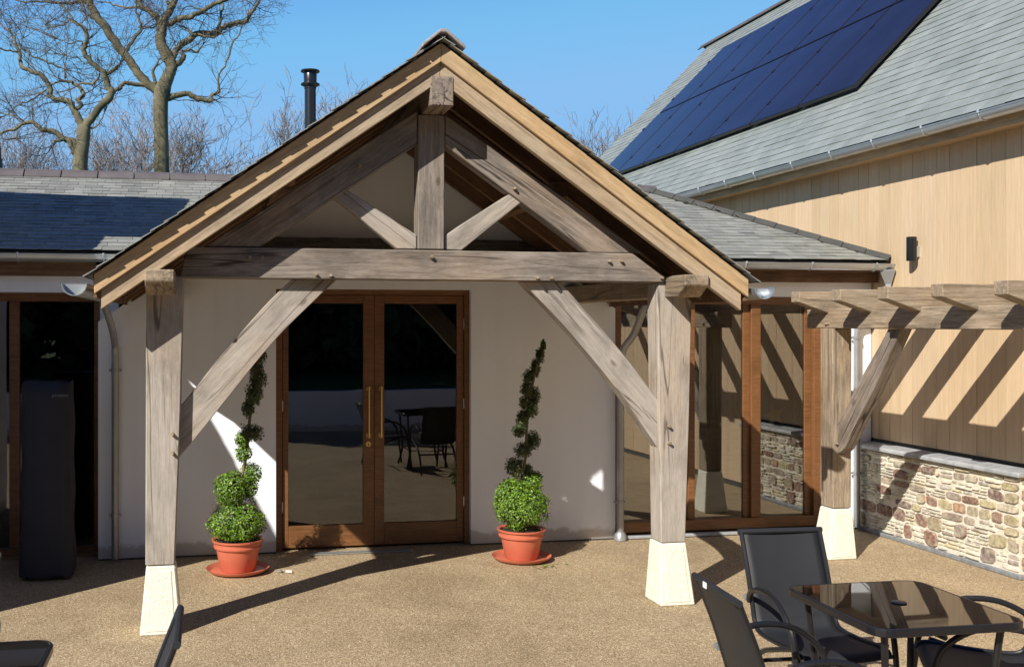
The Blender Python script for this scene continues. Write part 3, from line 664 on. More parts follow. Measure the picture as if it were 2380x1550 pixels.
# ---------------------------------------------------------------- rubble wall under the cladding
rw = thing('rubble_stone_wall', 'low rubble stone wall with pale mortar and slate coping below the barn cladding', 'wall', (5.68, 7.2, 0))
MB().box(5.625, 5.735, 6.335, 8.15, 0.03, .715).build('mortar', M['mortar'], rw)
MB().box(5.60, 5.735, 6.31, 8.16, 0.0, .035).build('edging', M['kerb'], rw, bevel=.006)
rs = random.Random(11); blocks = MB(); slivers = MB()
def stone(u0, u1, z0, z1, face='x'):
    hu, hz = (u1-u0)/2-.0035, (z1-z0)/2-.0035; cu, cz = (u0+u1)/2, (z0+z1)/2
    if hu < .008 or hz < .003: return
    mb = blocks if hz > .020 else slivers
    n = 16; outer, innr = [], []; tilt = rs.uniform(-.10, .10)*hz/hu*2; sk = rs.uniform(-.12, .12)
    cuts = [rs.uniform(.90, 1.04) for _ in range(4)]
    for k in range(n):
        t = 2*math.pi*(k+.5)/n; c, q = math.cos(t), math.sin(t)
        p = 24; rr = (abs(c)**p+abs(q)**p)**(-1/p); qd = int(t/(math.pi/2)) % 4
        if .62 < abs(c) < .80: rr *= cuts[qd]
        x = hu*c*rr*(1+rs.uniform(-.05, .02)); z = hz*q*rr*(1+rs.uniform(-.10, .03))
        x, z = x+sk*z, max(-hz*1.02, min(hz*1.02, z+tilt*x))
        outer.append((cu+x, cz+z)); f = 1-min(.005/hu, .3); f2 = 1-min(.005/hz, .35); innr.append((cu+x*f, cz+z*f2))
    dep = rs.uniform(.005, .020); i = len(mb.v); ax, az = rs.uniform(-.05, .05), rs.uniform(-.12, .12)
    P = (lambda a, d, z: (5.625-d, a, z)) if face == 'x' else (lambda a, d, z: (a, 6.335-d, z))
    mb.v += [P(a, -.004, z) for a, z in outer]+[P(a, dep*.8, z) for a, z in [((o[0]+q[0])/2, (o[1]+q[1])/2) for o, q in zip(outer, innr)]]+[P(a, dep+(a-cu)*ax+(z-cz)*az+rs.uniform(-.0015, .0015), z) for a, z in innr]+[P(cu+rs.uniform(-.3, .3)*hu, dep+.001, cz+rs.uniform(-.3, .3)*hz)]
    for k in range(n):
        k2 = (k+1) % n; mb.f.append((i+k, i+k2, i+n+k2, i+n+k)); mb.f.append((i+n+k, i+n+k2, i+2*n+k2, i+2*n+k)); mb.f.append((i+2*n+k, i+2*n+k2, i+3*n))
def lay(u0, u1, face):
    z = .04
    while z < .70:
        h_ = min(rs.choice([.07, .09, .115, .13]), .714-z); u = u0
        if .714-(z+h_) < .02: h_ = .714-z
        while u < u1-.01:
            w_ = min(rs.uniform(.10, .24), u1-u)
            if u1-(u+w_) < .05: w_ = u1-u
            near = 1-(u-u0)/(u1-u0)
            if rs.random() > .46+.34*near and w_ > .09:
                zz = z; n_s = max(2, int(round(h_/rs.uniform(.022, .042))))
                for q in range(n_s):
                    hh = h_/n_s; uu = u-rs.uniform(0, .01)
                    while uu < u+w_-.01:
                        ww = min(rs.uniform(.05, .19), u+w_-uu)
                        if u+w_-(uu+ww) < .03: ww = u+w_-uu
                        if rs.random() > .10: stone(uu+.001, uu+ww-.001, zz+.0005, zz+hh-.0005, face)
                        uu += ww
                    zz += hh
            else: stone(u+.003, u+w_-.003, z+.004, z+h_-.004, face)
            u += w_
        z += h_
lay(6.338, 8.15, 'x'); lay(5.63, 5.733, 'y')
blocks.build('stones', M['stone'], rw, smooth='auto'); slivers.build('stones', M['sliver'], rw, smooth='auto')
y = 6.295
for L in (.62, .62, .61):
    MB().prism([(5.575, y+.003, .722), (5.745, y+.003, .722), (5.745, y+.003, .772), (5.59, y+.003, .757), (5.575, y+.003, .748)],
               [(5.575, y+L, .722), (5.745, y+L, .722), (5.745, y+L, .772), (5.59, y+L, .757), (5.575, y+L, .748)]).build('coping_slab', M['coping'], rw, bevel=.004); y += L

# ---------------------------------------------------------------- pergola
perg = thing('oak_pergola', 'oak pergola with chamfered rafter ends against the barn wall', 'pergola', (4.77, 7.2, 0))
foot(4.645, 4.885, 4.69, 4.855, 7.115, 7.36, 7.135, 7.305, .385, perg)
timber('post', [(4.695, .39), (4.85, .39), (4.856, 1.765), (4.69, 1.765)], 7.14, 7.30, 90, M['oak_warm'], perg)
timber('beam', [(2.9, 1.765), (7.50, 1.765), (7.50, 1.915), (2.9, 1.915)], 4.70, 4.853, 0, M['oak_warm'], perg, plane='y')
timber('brace', [(7.139, .80), (7.05, .86), (6.9, 1.06), (6.7, 1.33), (6.49, 1.63), (6.40, 1.764), (6.54, 1.764), (6.62, 1.66), (6.80, 1.46), (6.97, 1.25), (7.139, 1.03)], 4.73, 4.82, -52, M['oak'], perg, plane='y', bevel=.003)
for k in range(9):
    y = 7.315-k*.5255
    timber('rafter', [(4.45, 1.968), (4.70, 1.885), (4.704, 1.902), (5.748, 1.902), (5.748, 2.048), (4.45, 2.048)][::1], y-.11, y, 0, M['oak_warm'], perg, bevel=.004)
peg(4.694, 1.80, 7.22, perg); peg(4.715, .885, 7.14, perg)

# ---------------------------------------------------------------- left wing (casts the shade on the left)
wing = thing('slate_roofed_wing', 'side wing with steep slate roof just outside the left edge, chimney showing above the ridge', 'building', (-4, 7.7, 0))
XG = -1.9; ey, ez, ry, rz = 5.75, 2.36, 7.68, 4.14
mb = MB(); mb.box(-7.5, XG-.03, 6.22, 9.2, 0, 2.6); mb.prism([(XG-.03, 6.22, 2.6), (XG-.03, 9.2, 2.6), (XG-.03, ry, rz-.25)], [(-7.5, 6.22, 2.6), (-7.5, 9.2, 2.6), (-7.5, ry, rz-.25)]); mb.build('wall', M['render'], wing)
mb = MB(); mb.prism([(XG, ey, ez), (XG, ry, rz), (XG, 9.61, ez), (XG, 9.55, ez-.06), (XG, ry, rz-.12), (XG, ey+.06, ez-.06)], [(-7.8, ey, ez), (-7.8, ry, rz), (-7.8, 9.61, ez), (-7.8, 9.55, ez-.06), (-7.8, ry, rz-.12), (-7.8, ey+.06, ez-.06)]); mb.build('roof', M['slate_edge'], wing)
slates('slate_roof', (XG, ey, ez+.003), (-1, 0, 0), Vector((0, ry-ey, rz-ez)).normalized(), 5.8, math.hypot(ry-ey, rz-ez), .12, .2, M['slate'], wing, seed=31)
MB().prism([(XG+.001, 7.04, 3.58), (XG+.001, ry, rz+.01), (XG+.001, 7.75, rz-.04), (XG+.001, 7.75, 3.45)], [(-1.475, 7.04, 3.58), (-1.475, ry, rz+.01), (-1.475, 7.75, rz-.04), (-1.475, 7.75, 3.45)]).build('added_shade_block', M['slate_edge'], wing)  # unseen block added to stretch the wing's shadow across the left roof
ch = MB(); ch.prism([(-2.25, 9.62, 2.6), (-1.785, 9.62, 2.6), (-1.785, 10.0, 2.6), (-2.25, 10.0, 2.6)], [(-2.2, 9.66, 3.5), (-1.865, 9.66, 3.5), (-1.865, 9.96, 3.5), (-2.2, 9.96, 3.5)]); ch.build('chimney', M['slate_edge'], wing, bevel=.01)

# ---------------------------------------------------------------- courtyard behind the camera (seen in the glass)
cw = MB(); cw.box(-30, 30, -1.06, -.80, -.02, .67); tag(cw.build('courtyard_wall', M['render']), 'long low white courtyard wall seen only reflected in the door glass', 'wall')

# ---------------------------------------------------------------- potted box spirals
def leaf_cloud(mb, c, rad, n, size, r, shell=.55):
    for _ in range(n):
        d = Vector((r.gauss(0, 1), r.gauss(0, 1), r.gauss(0, 1))).normalized()
        k = shell+(1-shell)*r.random()**.6
        if r.random() < .07: k *= r.uniform(1.05, 1.22)
        lump = 1+.13*noise.noise(Vector((d.x*2.4+c[0]*9, d.y*2.4, d.z*2.4+c[2]*7)))*2
        p = Vector((c[0]+d.x*rad[0]*k*lump, c[1]+d.y*rad[1]*k*lump, c[2]+d.z*rad[2]*k*lump))
        nrm = (d+Vector((r.uniform(-1, 1), r.uniform(-1, 1), r.uniform(-.4, 1)))*.8).normalized()
        t = nrm.orthogonal().normalized(); t = Matrix.Rotation(r.uniform(0, 6.28), 3, nrm) @ t; b = nrm.cross(t); s = size*r.uniform(.6, 1.25)
        mb.poly([p-t*s, p-b*s*.55+nrm*s*.12, p+t*s, p+b*s*.55+nrm*s*.12])
def topiary(lab, px, Yc, clumps, clumps2, stem, seed):
    base = at(px, 1300, Yc); X = base.x
    t = thing('potted_box_spiral', lab, 'potted plant', (X, Yc, 0), group='spiral box plants in terracotta pots either side of the doors')
    MB().lathe([(0, .004), (.175, .004), (.195, .012), (.222, .038), (.228, .040), (.226, .034), (.20, .012), (.19, .016), (.0, .016)], X, Yc, 40).build('saucer', M['terracotta'], t, smooth='auto')
    MB().lathe([(0, .018), (.122, .018), (.126, .022), (.158, .178), (.172, .182), (.176, .195), (.170, .199), (.172, .226), (.186, .230), (.188, .242), (.180, .244), (.165, .236), (.158, .215)], X, Yc, 40).build('pot', M['terracotta'], t, smooth='auto')
    MB().lathe([(.165, .222), (.10, .228), (0, .232)], X, Yc, 24).build('soil', M['soil'], t)
    st = [Vector((X, Yc, .22))]+[at(sx, sy, Yc) for sx, sy in stem]
    MB().tube(smooth_path(st, 5), [.014]*3+[.011]*(len(smooth_path(st, 5))-3), 8).build('stem', M['stem'], t)
    r = random.Random(seed)
    for nm, cl, mt in (('foliage', clumps, M['leaf']), ('foliage', clumps2, M['leaf_dull'])):
        mb = MB(); inner = MB()
        for (x, y, rx, rz_, dy) in cl:
            c = at(x, y, Yc+dy); k = (Yc+dy)/2400
            a, b_ = rx*k*1.0, rz_*k*1.06
            if mt is M['leaf_dull']: a, b_ = a*1.12, b_*1.14
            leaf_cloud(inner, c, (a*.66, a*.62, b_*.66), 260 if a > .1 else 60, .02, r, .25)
            n = int(9500*(a*b_)**.5*max(a, b_)*(17 if a > .1 else 13)); n = max(260, min(n, 9500))
            leaf_cloud(mb, c, (a, a*.95 if a > .1 else a*1.15, b_), n, .0092, r, .5 if a < .1 else .74)
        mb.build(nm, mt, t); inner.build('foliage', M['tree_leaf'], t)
    return t
topiary('leafy spiral box plant in a pot left of the doors, two round lower tiers', 553, 7.60,
    [(552, 1213, 65, 44, 0), (536, 1135, 37, 38, -.02), (583, 1100, 26, 27, .03), (566, 1052, 20, 22, -.03), (562, 1020, 17, 20, -.05), (578, 1135, 22, 24, .04)],
    [(586, 1005, 25, 17, 0), (576, 950, 15, 17, -.03), (590, 915, 19, 25, -.02), (600, 880, 19, 20, .02), (596, 850, 15, 18, .03), (606, 825, 13, 15, 0), (600, 800, 8, 14, 0)],
    [(553, 1160), (572, 1060), (582, 960), (596, 860), (603, 800)], 3)
topiary('spiral box plant in a pot right of the doors, one round tier, bronzed top', 1212, 7.58,
    [(1211, 1175, 67, 52, 0), (1196, 1150, 46, 38, -.03), (1232, 1122, 30, 24, .03), (1246, 1108, 16, 15, .04)],
    [(1198, 1084, 22, 22, 0), (1224, 1092, 15, 15, .04), (1216, 1046, 20, 17, -.02), (1238, 1022, 17, 21, .03), (1207, 1000, 16, 15, -.03), (1214, 972, 14, 18, -.02), (1232, 950, 18, 20, 0), (1240, 920, 15, 20, .03), (1222, 905, 12, 16, -.02), (1228, 878, 12, 18, 0), (1244, 855, 11, 20, .02), (1255, 826, 10, 17, 0), (1262, 803, 6, 13, 0), (1218, 935, 11, 15, -.02)],
    [(1212, 1120), (1222, 1060), (1225, 980), (1236, 900), (1258, 810)], 8)

# ---------------------------------------------------------------- covered heater
hx0, hx1 = -1.305, -.935
ht = thing('covered_patio_heater', 'tall narrow object under a dark navy fabric cover, standing in front of the left window', 'covered heater', (-1.12, 7.7, 0))
mb = MB(); lv = 14; rh = random.Random(2)
ring0 = None
for i in range(lv+1):
    z = .03+1.36*i/lv; f = 1-.10*(i/lv) ; wv = .012*math.sin(i*1.3)
    cxh, cyh, a, b = -1.12, 7.72, .185*f+wv*.5, .16*f
    pts = []
    for k in range(24):
        t = 2*math.pi*k/24; c, s = math.cos(t), math.sin(t); rr = (abs(c)**6+abs(s)**6)**(-1/6); rr *= 1+.022*math.sin(k*2.1+i*.25)+.016*noise.noise(Vector((k*.9, i*.35, 3)))
        pts.append((cxh+a*c*rr, cyh+b*s*rr, z+(.012*math.sin(k*1.7) if i in (0, lv) else 0)))
    mb.v += pts
for i in range(lv):
    for k in range(24): k2 = (k+1) % 24; mb.f.append((i*24+k, i*24+k2, i*24+24+k2, i*24+24+k))
mb.f.append(tuple(lv*24+k for k in range(24)))
mb.build('cover', M['cover'], ht, smooth=True)
MB().box(-1.24, -1.0, 7.62, 7.84, 0.0, .05).build('base', M['black'], ht)
fc = bpy.data.curves.new('logo', 'FONT'); fc.body = 'prostor'; fc.size = .036; fc.extrude = .0006
lo = bpy.data.objects.new('logo_tmp', fc); col.objects.link(lo)
dg = bpy.context.evaluated_depsgraph_get(); me = bpy.data.meshes.new_from_object(lo.evaluated_get(dg)); bpy.data.objects.remove(lo)
me.materials.append(M['grey_print']); lo = bpy.data.objects.new('logo', me); col.objects.link(lo)
place(lo, ht, Matrix.Translation((-1.07, 7.558, 1.29)) @ Matrix.Rotation(R(90), 4, 'X'))

# ---------------------------------------------------------------- small things on the ground
gr = MB()
for k in range(60):
    x = .78+k*.0135
    gr.box(x, x+.007, 8.02, 8.075, .006, .011)
gr.box(.77, 1.60, 8.014, 8.0195, .005, .0125); gr.box(.77, 1.60, 8.0755, 8.081, .005, .0125)
dr = gr.build('drain_grating', M['metal']); tag(dr, 'narrow steel drain grating set in the gravel at the door threshold', 'drain')
p = at(660, 1334, 7.46)
o = MB().tube([(.555, 7.50, .012), (.598, 7.482, .012)], .010, 10).build('white_stub', M['concrete'], smooth='auto'); tag(o, 'small cream stub lying on the gravel beside the left pot', 'litter')
mbp = MB(); bmx = bmesh.new(); bmesh.ops.create_icosphere(bmx, subdivisions=2, radius=.016)
for v in bmx.verts: v.co = Vector((v.co.x*1.2, v.co.y, v.co.z*.7))*(1+.25*noise.noise(v.co*60))
me = bpy.data.meshes.new('pebble'); bmx.to_mesh(me); bmx.free(); me.materials.append(M['kerb']); o = bpy.data.objects.new('pebble', me); col.objects.link(o); o.location = (.515, 7.52, .011); tag(o, 'small grey pebble beside the left pot saucer', 'stone')
r = random.Random(4); mb = MB()
for _ in range(26):
    x, y = r.uniform(2.36, 2.66), r.uniform(7.28, 7.36)+r.uniform(-.04, .04); a = r.uniform(0, 6.28); s = r.uniform(.010, .02)
    mb.poly([(x-s*math.cos(a), y-s*math.sin(a), .006), (x+s*.4*math.sin(a), y-s*.4*math.cos(a), .012), (x+s*math.cos(a), y+s*math.sin(a), .008), (x-s*.4*math.sin(a), y+s*.4*math.cos(a), .011)])
o = mb.build('fallen_leaves', M['leaf']); o['kind'] = 'stuff'; tag(o, 'scatter of green clippings on the gravel by the right pot', 'leaves')

# ---------------------------------------------------------------- garden chairs and tables
def make_chair(label):
    """local: sitter faces +Y, origin on the floor under the seat centre"""
    t = thing('garden_chair', label, 'chair', (0, 0, 0), group='black sling garden chairs around the glass tables')
    hw = .195
    prof = smooth_path([(0, -.34, .80), (0, -.325, .76), (0, -.27, .62), (0, -.225, .48), (0, -.20, .41), (0, -.15, .375), (0, 0, .375), (0, .16, .39), (0, .215, .385), (0, .235, .36)], 5)
    sl_ = MB(); n = 10
    for i, p in enumerate(prof):
        for k in range(n+1):
            x = -hw+2*hw*k/n; sag = .012*(1-(x/hw)**2); sl_.v.append((x, p.y+ (-sag if p.z > .45 else 0), p.z-(sag if p.z < .45 else 0)))
    for i in range(len(prof)-1):
        for k in range(n):
            a = i*(n+1)+k; sl_.f.append((a, a+1, a+n+2, a+n+1))
    so_ = sl_.build('sling', M['sling'], t, smooth=True)
    sm = so_.modifiers.new('thick', 'SOLIDIFY'); sm.thickness = .006
    for s in (-1, 1):
        x = s*(hw+.006)
        MB().tube([(x, p.y, p.z) for p in prof], .0105, 10).build('side_rail', M['black'], t, smooth='auto')
        arm = smooth_path([(x+s*.01, -.235, .50), (x+s*.028, -.19, .55), (x+s*.035, -.08, .59), (x+s*.035, .06, .58), (x+s*.035, .17, .51), (x+s*.03, .215, .42), (x+s*.03, .245, .2), (x+s*.03, .265, .006)], 6)
        MB().tube(arm, .013, 10).build('arm', M['black'], t, smooth='auto')
        leg = smooth_path([(x+s*.016, .18, .40), (x+s*.022, .05, .36), (x+s*.022, -.10, .30), (x+s*.022, -.20, .18), (x+s*.022, -.27, .006)], 5)
        MB().tube(leg, .012, 10).build('leg', M['black'], t, smooth='auto')
        MB().tube([(x+s*.005, -.245, .515), (x+s*.03, -.245, .515)], .014, 10).build('bolt', M['metal'], t, smooth='auto')
    MB().tube([(-hw-.018, -.345, .802), (hw+.018, -.345, .802)], .0135, 10).build('top_bar', M['sling'], t, smooth='auto')
    MB().tube([(-hw-.03, .19, .352), (hw+.03, .19, .352)], .010, 8).build('stretcher', M['black'], t, smooth='auto')
    MB().tube([(-hw-.02, -.17, .24), (hw+.02, -.17, .24)], .010, 8).build('stretcher', M['black'], t, smooth='auto')
    return t
def make_table(label, w_, d_):
    t = thing('glass_table', label, 'table', (0, 0, 0), group='square black glass garden tables')
    def rr(w2, d2, r_, n=6):
        pts = []
        for cx, cy, a0 in ((w2-r_, d2-r_, 0), (-w2+r_, d2-r_, 90), (-w2+r_, -d2+r_, 180), (w2-r_, -d2+r_, 270)):
            for k in range(n+1): a = R(a0+90*k/n); pts.append((cx+r_*math.cos(a), cy+r_*math.sin(a)))
        return pts
    o = rr(w_/2, d_/2, .07); i_ = rr(w_/2-.014, d_/2-.014, .058)
    rim = MB(); n = len(o)
    rim.v = [(x, y, .668) for x, y in o]+[(x, y, .698) for x, y in o]+[(x, y, .7) for x, y in i_]+[(x, y, .668) for x, y in i_]
    for k in range(n):
        k2 = (k+1) % n
        for a, b in ((0, 1), (1, 2), (2, 3), (3, 0)): rim.f.append((a*n+k, a*n+k2, b*n+k2, b*n+k))
    rim.build('rim', M['black'], t, bevel=.004)
    MB().prism([(x, y, .690) for x, y in i_], [(x, y, .6985) for x, y in i_]).build('tabletop', M['table_glass'], t)
    MB().lathe([(0, .7), (.028, .7), (.030, .7025), (.024, .7045), (0, .705)], 0, 0, 24).build('parasol_plug', M['black'], t, smooth='auto')
    for sx in (-1, 1):
        for sy in (-1, 1):
            a = (sx*(w_/2-.07), sy*(d_/2-.07), .67); 
            MB().tube(smooth_path([a, (sx*(w_/2-.085), sy*(d_/2-.085), .5), (sx*(w_/2-.10), sy*(d_/2-.10), .22), (sx*(w_/2-.05), sy*(d_/2-.05), .006)], 4), .0135, 10).build('leg', M['black'], t, smooth='auto')
    q = .2; MB().tube([(-w_/2+.1, -d_/2+.1, .22), (-w_/2+.1, d_/2-.1, .22), (w_/2-.1, d_/2-.1, .22), (w_/2-.1, -d_/2+.1, .22), (-w_/2+.1, -d_/2+.1, .22)], .008, 8).build('shelf_rail', M['black'], t)
    MB().tube([(-w_/2+.06, 0, .655), (w_/2-.06, 0, .655)], .011, 8).build('cross_rail', M['black'], t)
    MB().tube([(0, -d_/2+.06, .64), (0, d_/2-.06, .64)], .011, 8).build('cross_rail', M['black'], t)
    return t
tb = make_table('square black glass table between three chairs at lower right', .625, .655)
chA = make_chair('black sling chair with white tag on its top bar, left of the right table')
index_kids()
def setW(o, x, y, a): o.matrix_basis = Matrix.Translation((x, y, 0)) @ Matrix.Rotation(R(a), 4, 'Z'); WORLD[o.name] = o.matrix_basis.copy()
def cp(o, x, y, a, lab): return copy_thing(o, Matrix.Translation((x, y, 0)) @ Matrix.Rotation(R(a), 4, 'Z'), lab)
cp(chA, 2.70, 4.22, 180-3, 'black sling chair facing the camera behind the right hand table')
cp(chA, 3.2, 3.8, 60, 'black sling chair cut off by the right edge of the photo')
cp(chA, -.44, 3.50, 90, 'black sling chair at the bottom left before the cream stone foot')
cp(chA, -1.09, 4.36, 180, 'black sling chair at the far left edge, only a sliver in view')
cp(tb, -.835, 3.46, 0, 'black glass table with rounded corner cut off at the bottom left')
setW(chA, 2.225, 3.575, -90-5); setW(tb, 2.685, 3.645, -1)
MB().box(-.02, .01, -.3635, -.3600, .790, .812).build('tag', M['white_tag'], None)
tg = bpy.data.objects['tag']; tg.parent = chA; tg.matrix_basis = Matrix.Translation((-.06, 0, 0))

# ---------------------------------------------------------------- trees
def twig(mb, p, d, L, r0, depth, rg, seg=4, spread=.9, kids=3, upb=.12, minr=.004):
    pts = [p.copy()]; rs_ = [r0]; q = p.copy(); dd = d.normalized()
    for k in range(seg):
        dd = (dd+Vector((rg.uniform(-1, 1), rg.uniform(-1, 1), rg.uniform(-1, 1)))*.36+Vector((0, 0, upb))).normalized()
        q = q+dd*L/seg; pts.append(q.copy()); rs_.append(max(minr, r0*(1-.75*(k+1)/seg)))
    mb.tube(pts, rs_, 3 if r0 < .03 else 5, cap=False)
    if depth > 0:
        for k in range(kids):
            j = rg.randint(1, seg); a = pts[j]; base = (pts[j]-pts[j-1]).normalized()
            nd = (base+Vector((rg.uniform(-1, 1), rg.uniform(-1, 1), rg.uniform(-1, 1)))*spread).normalized()
            twig(mb, a, nd, L*rg.uniform(.5, .78), max(minr, rs_[j]*.75), depth-1, rg, seg, spread, kids, upb, minr)
CS = .6198/2.214
def traced_tree(label, Yt, trunk, limbs, seed, loc):
    rg = random.Random(seed)
    t = thing('bare_oak', label, 'tree', loc, group='large bare oaks behind the slate ridge')
    W1 = Yt*1.22/2400*CS
    p = [at(x*CS, y*CS, Yt) for x, y, _ in trunk]; r_ = [w_*W1/2 for _, _, w_ in trunk]
    gp = Vector((p[0].x, Yt, 0)); MB().tube([gp]+p, [r_[0]*1.35]+r_, 12).build('trunk', M['bark'], t, smooth=True)
    tw = MB(); lm = MB()
    for L in limbs:
        dy = 0; slope = rg.uniform(-.28, .28); pts = []; rs_ = []
        for k, q in enumerate(L):
            pp = at(q[0]*CS, q[1]*CS, Yt); pts.append(pp); rs_.append((q[2] if len(q) > 2 else None))
        last = L[0][2]
        for k in range(len(rs_)):
            if rs_[k] is None: rs_[k] = last*.93
            last = rs_[k]
        rs_ = [max(w_, 5)*W1/2 for w_ in rs_]
        # organic wobble, real depth spread
        sp = smooth_path(pts, 4); rr_ = []
        for i in range(len(pts)-1):
            for k in range(4): rr_.append(rs_[i]+(rs_[i+1]-rs_[i])*k/4)
        rr_.append(rs_[-1]); tot = 0
        for k in range(1, len(sp)):
            seglen = (sp[k]-sp[k-1]).length; tot += seglen; sp[k] = sp[k]+Vector((rg.uniform(-1, 1)*.03, 0, rg.uniform(-1, 1)*.03))
        acc = 0; base = [v.copy() for v in sp]
        for k in range(1, len(sp)):
            acc += (base[k]-base[k-1]).length; sp[k].y += slope*acc
        lm.tube(sp, rr_, 8)
        for k in range(2, len(sp), 1):
            if rr_[k] < .12:
                for _ in range(1):
                    if rg.random() < .22:
                        d = (sp[k]-sp[k-1]).normalized()+Vector((rg.uniform(-1, 1), rg.uniform(-1, 1), rg.uniform(-.7, 1)))*1.1
                        twig(tw, sp[k], d, rg.uniform(.7, 1.7), max(.010, min(.022, rr_[k]*.4)), 2, rg, 5, .95, 3, .05, .0045)
        d = (sp[-1]-sp[-3]).normalized()
        for _ in range(3): twig(tw, sp[-1], d+Vector((rg.uniform(-.5, .5), rg.uniform(-.5, .5), rg.uniform(-.3, .5))), 1.6, .016, 3, rg, 5, .9, 3, .05, .0045)
    lm.build('limbs', M['bark'], t, smooth=True); tw.build('twigs', M['twig'], t)
    return t
RT = [(1345, 1600, 102), (1342, 1400, 98), (1340, 1200, 95), (1335, 1000, 92), (1335, 850, 95), (1345, 760, 112), (1365, 700, 95)]
RL = [
 [(1345, 780, 100), (1392, 640, 82), (1422, 560, 72), (1395, 480, 82), (1342, 380, 72), (1338, 280, 68), (1352, 200, 72), (1372, 150, 52), (1410, 90, 48), (1448, 0, 44), (1462, -90, 38), (1455, -220, 25)],
 [(1350, 215, 50), (1310, 155, 42), (1252, 92, 38), (1175, 45, 34), (1148, -20, 32), (1130, -90, 22)],
 [(1385, 215, 38), (1440, 188, 38), (1500, 165, 36), (1600, 145, 34), (1700, 100, 32), (1800, 50, 28), (1900, 10, 24), (1975, -40, 18)],
 [(1425, 490, 46), (1480, 390, 42), (1560, 330, 42), (1640, 262, 40), (1780, 250, 40), (1860, 192, 38), (1960, 150, 34), (2045, 130, 30), (2085, 60, 26), (2125, 0, 22), (2160, -60, 16)],
 [(1375, 830, 44), (1440, 798, 42), (1550, 780, 36), (1640, 822, 36), (1752, 838, 30), (1752, 795, 22), (1818, 762, 20), (1812, 660, 13), (1880, 520, 12), (1915, 400, 12), (1980, 300, 10), (2050, 160, 7)],
 [(1450, 550, 44), (1522, 480, 34), (1512, 425, 20), (1580, 412, 16), (1640, 420, 16), (1682, 368, 7)],
 [(1310, 760, 62), (1220, 690, 60), (1140, 600, 56), (1080, 520, 55), (1020, 430, 58), (940, 340, 56), (870, 220, 54), (790, 130, 52), (750, 40, 50), (722, -30, 45), (700, -120, 30)],
 [(740, 15, 28), (660, 20, 24), (520, 30, 18), (400, 20, 15), (300, 15, 12), (180, 20, 9), (60, -10, 6)],
 [(1045, 425, 28), (1110, 342, 24), (1165, 280, 20), (1172, 220, 18), (1140, 130, 14), (1132, 60, 10), (1150, 0, 7)],
 [(1170, 240, 13), (1220, 222, 12), (1270, 222, 9), (1300, 200, 5)],
 [(790, 155, 20), (748, 142, 16), (720, 118, 7)],
 [(1290, 700, 24), (1268, 610, 20), (1300, 525, 14), (1320, 488, 7)],
 [(1220, 712, 30), (1100, 702, 28), (1030, 700, 27), (990, 750, 28), (940, 790, 22)],
 [(1160, 45, 20), (1100, 62, 18), (1040, 58, 15), (960, 38, 12), (880, 0, 8)],
 [(1850, 30, 14), (1840, 130, 16), (1800, 245, 18)],
 [(1600, 300, 18), (1560, 240, 16), (1490, 205, 8)],
 [(1640, 290, 22), (1750, 312, 18), (1820, 290, 8)],
 [(1400, 40, 26), (1375, -40, 20), (1380, -120, 10)],
 [(1700, 95, 12), (1560, 60, 8), (1500, 130, 5)],
]
LT = [(660, 1600, 104), (664, 1450, 100), (668, 1300, 94), (690, 1180, 84), (694, 1085, 90), (700, 1040, 70)]
LL = [
 [(690, 1090, 62), (642, 970, 46), (610, 900, 42), (560, 832, 38), (480, 822, 33), (420, 808, 30), (416, 740, 32), (380, 670, 30), (320, 600, 32), (220, 570, 28), (160, 530, 26), (150, 450, 24), (112, 310, 15), (70, 250, 7)],
 [(640, 905, 30), (668, 872, 28), (640, 825, 28), (692, 780, 28), (630, 700, 22), (560, 660, 20), (480, 650, 15), (410, 680, 9)],
 [(540, 655, 14), (535, 570, 7)],
 [(150, 432, 12), (80, 425, 11), (0, 420, 10), (-60, 400, 8)],
 [(140, 375, 12), (240, 440, 12), (330, 490, 13), (400, 520, 13), (470, 540, 10), (530, 562, 5)],
 [(385, 748, 12), (240, 830, 11), (130, 860, 9), (50, 930, 8), (0, 940, 7)],
 [(700, 1070, 64), (780, 970, 52), (850, 880, 50), (920, 800, 52), (902, 720, 42), (870, 630, 40), (820, 580, 32), (740, 510, 32), (708, 450, 32), (730, 380, 28), (716, 270, 28), (640, 230, 18), (590, 160, 14), (540, 100, 11), (480, 60, 7)],
 [(870, 625, 26), (960, 560, 22), (1000, 520, 15), (1012, 478, 7)],
 [(716, 262, 10), (745, 240, 9), (740, 195, 5)],
 [(830, 612, 11), (800, 670, 14), (760, 700, 16), (690, 690, 14), (640, 712, 7)],
 [(590, 168, 12), (520, 200, 10), (390, 222, 8), (372, 180, 5)],
 [(700, 405, 12), (660, 335, 9), (600, 360, 8), (540, 340, 7), (470, 300, 4)],
 [(700, 530, 9), (640, 480, 8), (560, 465, 5)],
 [(640, 1230, 50), (600, 1170, 42), (540, 1160, 36), (450, 1090, 34), (350, 1075, 30), (280, 1025, 28), (200, 1030, 24), (120, 1080, 20), (40, 1092, 16), (10, 1130, 12), (55, 1168, 5)],
 [(200, 1012, 10), (80, 960, 8), (0, 935, 8), (-60, 915, 6)],
 [(735, 1082, 16), (820, 1030, 10), (868, 945, 6)],
 [(620, 1280, 40), (585, 1200, 36), (560, 1165, 30), (480, 1175, 16), (440, 1220, 8)],
]
traced_tree('taller bare oak with a straight grey trunk and a broken hanging branch, behind the ridge', 37, RT, RL, 12, (at(1345*CS, 0, 37).x, 37, 0))
traced_tree('smaller mossy forked oak with crooked bare limbs at the far left behind the ridge', 33, LT, LL, 5, (at(664*CS, 0, 33).x, 33, 0))
